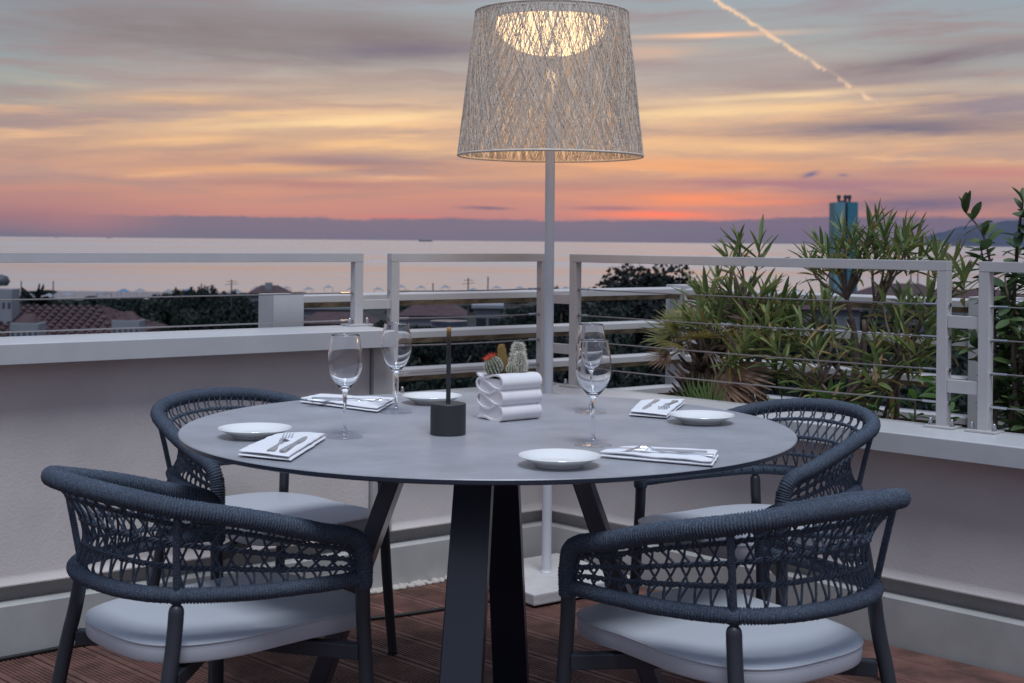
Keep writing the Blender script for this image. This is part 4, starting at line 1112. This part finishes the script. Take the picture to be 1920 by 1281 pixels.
def sea_mat():
    m = bpy.data.materials.new('sea_water'); m.use_nodes = True
    nt = m.node_tree; b = nt.nodes['Principled BSDF']
    b.inputs['Base Color'].default_value = (.13, .14, .155, 1); b.inputs['Roughness'].default_value = .22; b.inputs['IOR'].default_value = 1.33
    tcn = nt.nodes.new('ShaderNodeTexCoord'); sp_ = nt.nodes.new('ShaderNodeSeparateXYZ'); nt.links.new(tcn.outputs['Object'], sp_.inputs[0])
    x, y = E(nt, sp_.outputs[0]), E(nt, sp_.outputs[1])
    ly = y.op('MAXIMUM', 100.0).op('LOGARITHM', 2.0)
    n1 = noise(nt, combine(nt, x * .0006, ly * 2.4, 0.0), 1.0, 5, .6)
    rr_ = n1.sstep(.35, .65) * .11 + .175
    n2 = noise(nt, combine(nt, x * .05, y * .02, 0.0), 1.0, 4, .6)
    bn = nt.nodes.new('ShaderNodeBump'); bn.inputs['Strength'].default_value = .25; bn.inputs['Distance'].default_value = 1.0
    nt.links.new(n2.s, bn.inputs['Height']); nt.links.new(bn.outputs[0], b.inputs['Normal'])
    gl = nt.nodes.new('ShaderNodeBsdfGlossy'); gl.distribution = 'MULTI_GGX'; gl.inputs['Color'].default_value = (.98, .98, .98, 1)
    nt.links.new(rr_.s, gl.inputs['Roughness']); nt.links.new(bn.outputs[0], gl.inputs['Normal'])
    mx = nt.nodes.new('ShaderNodeMixShader'); mx.inputs[0].default_value = .9
    nt.links.new(b.outputs[0], mx.inputs[1]); nt.links.new(gl.outputs[0], mx.inputs[2]); nt.links.new(mx.outputs[0], nt.nodes['Material Output'].inputs[0])
    return m
sheet('sea', sea_mat(), lambda x, y: SEA, [-60000, -20000, -3000, 0, 3000, 20000, 60000], [500, 900, 3000, 10000, 30000, 75000])
M['hill'] = mat('hill', (.05, .06, .10), .95, var=.2, vscale=.0005)  # blue of the distant haze is put into the base colour, no air volume
Yh = 26000
mb = MB(); prof = [(1690, 462), (1735, 447), (1768, 434), (1800, 424), (1835, 419), (1880, 417), (1930, 409), (1990, 402), (2060, 412), (2200, 405), (2500, 425), (2800, 462)]
pr2 = []
for a, b in zip(prof[:-1], prof[1:]):
    for k in range(6):
        f = k / 6; pr2.append((a[0] + (b[0] - a[0]) * f, a[1] + (b[1] - a[1]) * f + 2.0 * mnoise.noise(Vector((a[0] * .05 + f * 3, 0, 0)))))
rows_ = []
for dY, s_ in ((-2500, 0), (-1200, .55), (0, 1), (1500, .5), (3000, 0)):
    rows_.append([Vector((at(x, y, Yh).x, Yh + dY, SEA - 5 + max(0, (at(x, y, Yh).z - SEA)) * s_ * (1 + .15 * mnoise.noise(Vector((x * .03, dY, 1)))))) for x, y in pr2])
vs = [p for r_ in rows_ for p in r_]; n = len(pr2)
mb.add(vs, [(j * n + i, j * n + i + 1, (j + 1) * n + i + 1, (j + 1) * n + i) for j in range(4) for i in range(n - 1)])
tag(mb.build('hills', M['hill'], smooth=3.2), kind='structure')

def ship(px, py, Y, Lm, label):
    p = at(px, py, Y); p.z = SEA
    r = empty('ship', p, 0, label, 'ship', 'ships on the horizon')
    m = MB(); h = Lm * .06
    m.prism([(-.5, 1), (-.47, 0), (.46, 0), (.5, 1.15), (.42, 1.0), (-.4, 1.0)], lambda q_: (q_[0] * Lm, -Lm * .07, q_[1] * h), lambda q_: (q_[0] * Lm, Lm * .07, q_[1] * h)); m.build('hull', M['tower_dark'], r)
    m = MB(); m.box((-.44 * Lm, -.05 * Lm, h), (-.34 * Lm, .05 * Lm, h * 2.2)); m.box((-.40 * Lm, -.02 * Lm, h * 2.2), (-.37 * Lm, .02 * Lm, h * 2.9)); m.build('bridge', M['tower_dark'], r)
    m = MB()
    for k in range(6): m.box(((-.28 + .115 * k) * Lm, -.05 * Lm, h), ((-.19 + .115 * k) * Lm, .05 * Lm, h * (1.5 + .2 * (k % 2)))); 
    m.build('cargo', M['tower_dark'], r)
ship(798, 449, 19000, 205, 'long dark cargo ship on the horizon left of the lamp pole')
ship(204, 443, 22000, 80, 'tiny dark ship on the horizon above the railing of the tall wall')
ship(106, 442, 24000, 60, 'faint speck of a ship far out above the palm tree')

# trees
def crown_mesh(name, seed, lobes, nq, size, m):
    rg = np.random.default_rng(seed); vs = []; fs = []
    L = []
    for _ in range(lobes):
        a = rg.uniform(0, 2 * PI); r = rg.uniform(.1, .62); z = rg.uniform(.15, .78)
        L.append((r * math.cos(a), r * math.sin(a), z, rg.uniform(.24, .42)))
    L.append((0, 0, .5, .45))
    k = 0
    while k < nq:
        lx, ly, lz, lr = L[rg.integers(len(L))]
        d = rg.normal(size=3); d /= np.linalg.norm(d)
        if d[2] < -.55: continue
        p = np.array([lx, ly, lz]) + d * lr * rg.uniform(.72, 1.06) * np.array([1, 1, .75])
        nrm = d + rg.normal(size=3) * .7; nrm /= np.linalg.norm(nrm)
        u = np.cross(nrm, [0.3, .2, 1]); u /= np.linalg.norm(u); w = np.cross(nrm, u)
        s = size * rg.uniform(.5, 1.4); b = len(vs)
        vs += [p - u * s + w * s * .2, p + w * s * .75, p + u * s, p - w * s * .6]; fs.append((b, b + 1, b + 2, b + 3)); k += 1
    me = bpy.data.meshes.new(name); me.from_pydata([tuple(v) for v in vs], [], fs); me.materials.append(m)
    return me
CM = [crown_mesh('crown', 50 + i, 9 + i, 3000, .05, M['crown'] if i % 3 else M['crown_dark']) for i in range(6)]
BIG = crown_mesh('crown', 77, 26, 14000, .030, M['crown_dark'])
tk = MB(); tk.tube([(0, 0, 0), (.01, 0, .2), (0, .02, .45)], [.045, .035, .02], 7)
for a in (0, 2.1, 4.2): tk.tube([(0, .01, .3), (.12 * math.cos(a), .12 * math.sin(a), .5), (.3 * math.cos(a), .3 * math.sin(a), .7)], [.018, .012, .006], 5)
TK = tk.mesh('trunk', M['bark'], smooth=3.2)
tree_n = [0]
def tree(px, top_y, Y, wid_px, me=None, label=None, group='trees between the terrace and the sea', cat='tree'):
    top = at(px, top_y, Y); w = wid_px * Y / FPX; g = gz(Y)
    h = max(2.0, top.z - g)
    r = empty('tree', (top.x, Y, g), R_.uniform(0, 6), label or tree_label(px, top_y, Y), cat, group)
    ch = min(h * .92, max(w * .8, h * .7))
    place('crown', me or R_.choice(CM), r, Matrix.Translation((0, 0, h - ch)) @ Matrix.Diagonal((w * .62, w * .62, ch * .98, 1)))
    place('trunk', TK, r, Matrix.Diagonal((h * .7, h * .7, h, 1)))
def tree_label(px, top_y, Y):
    where = [(130, 'behind the red tiled house'), (330, 'dark, right of the red tiled house'), (405, 'dark, beyond the second chimney pot'), (480, 'dark, left of the white box post'), (570, 'hidden behind the box post'), (740, 'between the box post and the railing posts'),
             (900, 'behind the table lamp'), (1030, 'behind the cactus pot, left of the lamp pole'), (1120, 'behind the wine glasses, right of the lamp pole'), (1260, 'seen between the slats left of the fan palm'), (1420, 'behind the fan palm'), (1560, 'behind the spreading oleanders'), (1760, 'behind the tall oleander stems'), (9999, 'behind the right hand railing posts')]
    w = next(t for lim, t in where if px < lim)
    row = 'far tree by the beach' if Y > 270 else 'skyline tree' if Y > 145 else 'third row tree' if Y > 103 else 'second row tree' if Y > 72 else 'near tree' if Y > 52 else 'nearest tree below'
    return row + ', ' + w
def sil(px):
    pts = [(-200, 562), (90, 566), (180, 557), (280, 559), (325, 546), (360, 542), (470, 546), (540, 560), (600, 600), (730, 590), (880, 604), (960, 574), (1030, 566), (1050, 548), (1100, 540), (1320, 545), (1420, 560), (1560, 566), (1760, 570), (2100, 560)]
    for a, b in zip(pts[:-1], pts[1:]):
        if a[0] <= px <= b[0]: return a[1] + (b[1] - a[1]) * (px - a[0]) / (b[0] - a[0])
    return 566
tr_ = random.Random(5)
for px in range(-160, 2120, 42):       # skyline row
    x = px + tr_.uniform(-14, 14)
    if 555 < x < 660 or 735 < x < 960 and tr_.random() < .6: continue
    Y = tr_.uniform(150, 230); tree(x, sil(x) + tr_.uniform(-5, 14), Y, tr_.uniform(70, 120))
for px in range(-160, 2120, 30):       # the belt just behind the beach
    x = px + tr_.uniform(-10, 10); tree(x, sil(x) + tr_.uniform(-2, 8) - (4 if x < 320 else 0), tr_.uniform(280, 420), tr_.uniform(46, 80))
for k, (Y0, Y1, stp, dy0) in enumerate(((105, 140, 62, 40), (75, 95, 84, 86), (55, 68, 110, 150), (40, 48, 150, 230))):
    px = -200
    while px < 2150:
        x = px + tr_.uniform(-20, 20); Y = tr_.uniform(Y0, Y1)
        ty = sil(x) + dy0 + tr_.uniform(-16, 16)
        if -60 < x < 330 and k in (1, 2): ty = max(ty, 668)
        if 560 < x < 960 and k == 0: ty += 22
        tree(x, ty, Y, stp * tr_.uniform(1.5, 2.0)); px += stp
for x, y_, Y_, w in ((748, 604, 100, 90), (800, 608, 96, 100), (850, 606, 98, 90), (905, 600, 104, 100), (945, 592, 108, 80), (600, 612, 92, 90), (650, 616, 92, 80)):
    tree(x, y_, Y_, w)
tree(1215, 494, 130, 250, BIG, 'great dark dome shaped tree standing above the others, right of the lamp pole', None)
tree(1052, 536, 140, 60, None, 'small dark tree top beside the lamp pole', None)
for x, y_, w in ((345, 537, 60), (385, 534, 70), (445, 536, 70), (418, 545, 80)):
    tree(x, y_, 150, w, None)

# feathery palm by the shore
pp_ = at(68, 569, 95); g = gz(95)
pal = empty('palm_tree', (pp_.x, 95, g), 0, 'feather palm silhouetted against the sea above the tiled roof', 'palm')
hh = pp_.z - g
MB().tube([(0, 0, 0), (.05, 0, hh * .5), (0, 0, hh)], [.25, .2, .22], 8).build('trunk', M['bark'], pal, smooth=3.2)
rr = random.Random(8)
for k in range(26):
    a = k * 2.4; el = math.radians(rr.uniform(10, 80)); L = rr.uniform(1.5, 1.95); mb = MB(); P = []
    for i in range(9):
        f = i / 8; P.append(Vector((math.cos(a) * L * f * math.cos(el), math.sin(a) * L * f * math.cos(el), hh + L * f * math.sin(el) - (.05 + .42 * math.cos(el)) * L * f * f)))
    mb.tube(P, [.06 - .035 * i / 8 for i in range(9)], 4)
    sd_ = Vector((-math.sin(a), math.cos(a), 0))
    for i in range(1, 9):
        for f in (0, .5):
            q_ = P[i - 1].lerp(P[i], f)
            for s_ in (-1, 1):
                e_ = q_ + sd_ * s_ * .26 * math.sin(PI * min(1, (i + f) / 9 + .1)) + (P[i] - P[i - 1]) * .6 - Vector((0, 0, .24))
                mb.add([q_, q_ + (P[i] - P[i - 1]) * .6, e_ + (P[i] - P[i - 1]) * .3, e_], [(0, 1, 2, 3)])
    mb.build('frond', M['crown_dark'], pal, fix=False)

# houses
def house(label, px0, px1, eave_y, ridge_y, Y, depth, m_wall, rot=0.0, tiles=False, windows=4, ridge=.45, flat=False, over=.35):
    a, b = at(px0, eave_y, Y), at(px1, eave_y, Y); cx = (a.x + b.x) / 2; w = (b.x - a.x); ze = a.z; zr = at(px0, ridge_y, Y).z; g = gz(Y)
    r = empty('house', (cx, Y + depth / 2, g), rot, label, 'house'); ze -= g; zr -= g; hw, hd = w / 2, depth / 2
    wl = MB().box((-hw + over, -hd + over, -.3), (hw - over, hd - over, ze)).build('wall', m_wall, r)
    nst = max(1, int(ze // 3.0))
    for s_ in range(nst):
        z0 = ze - 2.3 - 3.0 * s_
        if z0 < .2: break
        for k in range(windows):
            x = -hw + over + (2 * hw - 2 * over) * (k + .5) / windows
            fr = MB(); y_ = -hd + over - .04
            fr.box((x - .6, y_, z0), (x + .6, y_ + .06, z0 + 1.4)); f_ = fr.build('window', M['far_white'] if m_wall is M['far_grey'] else M['far_grey'], r)
            MB().box((x - .5, y_ - .015, z0 + .1), (x + .5, y_ + .005, z0 + 1.3)).build('pane', M['far_glass'], f_)
    if flat:
        MB().box((-hw, -hd, ze + .003), (hw, hd, ze + .3)).build('roof', m_wall, r); return r
    rl = hw * ridge
    A, B_, C_, D_ = (-hw, -hd, ze), (hw, -hd, ze), (hw, hd, ze), (-hw, hd, ze); R0, R1 = (-rl, 0, zr), (rl, 0, zr)
    m = MB(); m.add([A, B_, C_, D_, R0, R1], [(0, 1, 5, 4), (1, 2, 5), (2, 3, 4, 5), (3, 0, 4), (0, 3, 2, 1)]); rf = m.build('roof', M['roof_red'], r)
    if tiles:
        m = MB()
        for (P0, P1, T0, T1) in ((A, B_, R0, R1), (B_, C_, R1, R1), (D_, A, R0, R0)):
            P0, P1, T0, T1 = map(Vector, (P0, P1, T0, T1)); n = int((P1 - P0).length / .42)
            ex2 = (P1 - P0).normalized(); slope = ((T0 + T1) / 2 - (P0 + P1) / 2); slope -= ex2 * slope.dot(ex2)
            t0, t1 = (T0 - P0).dot(ex2), (T1 - P0).dot(ex2); LN = (P1 - P0).length
            for k in range(n):
                s_ = (k + .5) / n * LN
                f = 1.0 if t0 <= s_ <= t1 else (s_ / t0 if s_ < t0 else (LN - s_) / max(.01, LN - t1))
                q0 = P0 + ex2 * s_; st_ = max(1, int(slope.length * f / .45))
                for j in range(st_):
                    a_, b2 = q0 + slope * f * j / st_, q0 + slope * f * (j + 1) / st_
                    m.tube([a_ + Vector((0, 0, .06)), b2 + Vector((0, 0, .02))], [.12, .09], 5, caps=False)
        o = m.build('roof_tiles', M['roof_red'], r, smooth=1.0, fix=False); o['kind'] = 'stuff'
    return r
def chimney(root, px0, px1, top_y, bot_y, Y, house_=None, cap=True):
    a, b = at(px0, top_y, Y), at(px1, bot_y, Y); loc = root.location
    x0, x1 = a.x - loc.x, b.x - loc.x; y0 = Y - loc.y; z1, z0 = a.z - loc.z, b.z - loc.z - 1.4; w = x1 - x0
    m = MB(); m.box((x0, y0, z0), (x1, y0 + w * .8, z1 - (z1 - z0) * .0)); c_ = m.build('chimney', M['far_white'], root, bevel=.02)
    m = MB()
    n = 5
    for k in range(n): m.box((x0 + w * (k + .3) / n, y0 - .02, z0 + 1.45), (x0 + w * (k + .8) / n, y0 + .05, z0 + 1.45 + w * .2))
    m.build('flue_slot', M['tower_dark'], c_)
    if cap:
        m = MB(); m.add([(x0 + w * .1, y0 + .05, z1 + .002), (x1 - w * .1, y0 + .05, z1 + .002), (x1 - w * .1, y0 + w * .75, z1 + .002), (x0 + w * .1, y0 + w * .75, z1 + .002), (x0 + w * .4, y0 + w * .4, z1 + w * .32), (x0 + w * .65, y0 + w * .4, z1 + w * .32)], [(0, 1, 5, 4), (1, 2, 5), (2, 3, 4, 5), (3, 0, 4), (3, 2, 1, 0)])
        m.build('chimney_hood', M['roof_red'], c_)
h1 = house('red tiled hip roofed house below the tall wall, under the palm', -210, 222, 634, 581, 62, 9, M['far_white'], tiles=True, ridge=.58)
chimney(h1, 18, 72, 606, 634, 58); chimney(h1, 209, 261, 601, 630, 60)
chimney(h1, -30, 22, 542, 580, 64, cap=False)
m = MB(); q_ = at(2, 536, 65) - h1.location; m.lathe([(0, .55), (.3, .45), (.42, .2), (.3, 0), (0, 0)], 12, q_); m.build('cowl', M['tower_dark'], h1.children[-1], smooth=1)
for ch_ in [o for o in h1.children if o.name.startswith('chimney')][-1:]:
    for o in [o for o in h1.children if o.name.startswith('cowl')]: o.parent = ch_
h2 = house('house with red roof and single chimney peeping above the trees', 462, 532, 550, 536, 190, 7, M['far_grey'], windows=2)
chimney(h2, 497, 509, 530, 545, 191, cap=False)
house('low white house with red roof seen between the box post and the railing post', 555, 700, 607, 588, 120, 7, M['far_white'], windows=5, ridge=.6)
house('long white flat roofed building behind the low red roofed house', 560, 664, 580, 576, 160, 7, M['far_white'], windows=5, flat=True)
house('house with wide dark red roof behind the table lamp', 742, 874, 592, 568, 125, 9, M['far_white'], windows=5, ridge=.45)
house('small pale house with light roof between trees right of the table lamp', 884, 944, 578, 570, 135, 6, M['far_white'], windows=2, flat=True)
house('dark red roofed house beyond the oleanders near the blue tower', 1630, 1790, 556, 533, 170, 10, M['far_white'], windows=5)
house('low red roofed house behind the right hand railing posts', 1740, 1990, 572, 545, 120, 9, M['far_white'], windows=5)
house('low grey house seen between the oleander stems', 1470, 1620, 580, 560, 150, 8, M['far_grey'], windows=4)

# blue tower
Yt = 300; a, b = at(1560, 380, Yt), at(1604, 380, Yt)
tw_ = empty('tower', ((a.x + b.x) / 2, Yt, gz(Yt)), math.radians(0), 'tall teal blue tower with three stubby masts rising behind the oleander', 'tower')
w = (b.x - a.x) / 2; zt = a.z - gz(Yt)
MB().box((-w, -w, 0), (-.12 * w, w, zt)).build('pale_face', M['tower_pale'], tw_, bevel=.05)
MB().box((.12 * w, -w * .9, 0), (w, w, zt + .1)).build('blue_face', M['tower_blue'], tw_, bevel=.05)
MB().box((-.118 * w, -w * .6, 0), (.118 * w, w * .9, zt + .5)).build('dark_recess', M['tower_dark'], tw_)
for x_, hgt in ((-.42, 1.5), (.14, 1.5), (.48, 1.5)):
    m = MB(); m.lathe([(.32, 0), (.32, hgt * .5), (.46, hgt * .55), (.46, hgt), (.2, hgt * 1.08), (0, hgt * 1.08)], 12, (x_ * w, 0, zt + .1)); m.build('mast', M['tower_dark'], tw_, smooth=.7)

# masts and aerials
def mast(px, y0, y1, Y, label, arms=True, grp=None, cat='aerial'):
    a, b = at(px, y0, Y), at(px, y1, Y); r = empty('aerial' if arms else 'pole', (a.x, Y, b.z), 0, label, cat, grp)
    hgt = a.z - b.z
    MB().tube([(0, 0, -4), (0, 0, hgt)], .0009 * Y * .5, 6).build('pole', M['tower_dark'], r)
    if arms:
        m = MB()
        for k, (zf, w_) in enumerate(((.92, .45), (.8, .6), (.55, .35))): m.tube([(-w_ * Y / 130, 0, hgt * zf), (w_ * Y / 130, .3, hgt * zf + .1 * k)], .00025 * Y, 4)
        m.build('antenna', M['tower_dark'], r)
mast(878, 521, 580, 120, 'television aerial with cross arms against the sea, above the table lamp')
mast(434, 524, 575, 140, 'pale aerial pole among the dark trees near the box post', True)
for x, y0, lb in ((40, 527, 'thin pole left of the feather palm'), (100, 527, 'thin pole right of the feather palm'), (1708, 512, 'thin pole beyond the railing, the nearer to the oleander of two'), (1721, 512, 'thin pole beyond the railing, second of two'), (812, 531, 'very thin pole against the sea left of the television aerial'), (915, 519, 'very thin pole against the sea right of the television aerial')):
    mast(x, y0, 575, 230, lb, False, 'thin poles near the beach', 'pole')
m = MB(); r = empty('goal_frame', at(195, 562, 300), 0, 'thin rectangular pole frame by the sea above the trees', 'frame')
m.tube([(-1.6, 0, -3), (-1.6, 0, 1.4)], .06, 5); m.tube([(1.6, 0, -3), (1.6, 0, 1.4)], .06, 5); m.tube([(-1.6, 0, 1.4), (1.6, 0, 1.4)], .06, 5); m.build('frame', M['tower_dark'], r)
# beach huts and tents along the shore
tent = MB(); tent.add([(-1.6, -1.6, 1.6), (1.6, -1.6, 1.6), (1.6, 1.6, 1.6), (-1.6, 1.6, 1.6), (0, 0, 2.5)], [(0, 1, 4), (1, 2, 4), (2, 3, 4), (3, 0, 4), (3, 2, 1, 0)])
for sx in (-1.5, 1.5):
    for sy in (-1.5, 1.5): tent.tube([(sx, sy, 0), (sx, sy, 1.62)], .06, 4)
TEN = tent.mesh('beach_tent', M['far_white']); tent2 = tent.mesh('beach_tent', M['canvas_blue'])
for k in range(46):
    px = -40 + 44 * k + tr_.uniform(-9, 9); Y = tr_.uniform(470, 500) * (1 - .19 * min(1, max(0, (700 - px) / 700))); p = at(px, 560, Y)
    wh = tr_.random() < .8
    o = place('beach_tent', TEN if wh else tent2, None, Matrix.Translation((p.x, Y, gz(490) + .3)) @ Matrix.Rotation(tr_.uniform(-.2, .2), 4, 'Z'))
    side_ = 'left of the box post' if px < 480 else 'between the box post and the lamp pole' if px < 1030 else 'right of the lamp pole' if px < 1300 else 'beyond the oleanders'
    tag(o, ('small pale beach tent on the shore, ' if wh else 'small blue beach tent on the shore, ') + side_, 'tent', 'beach tents along the shore')
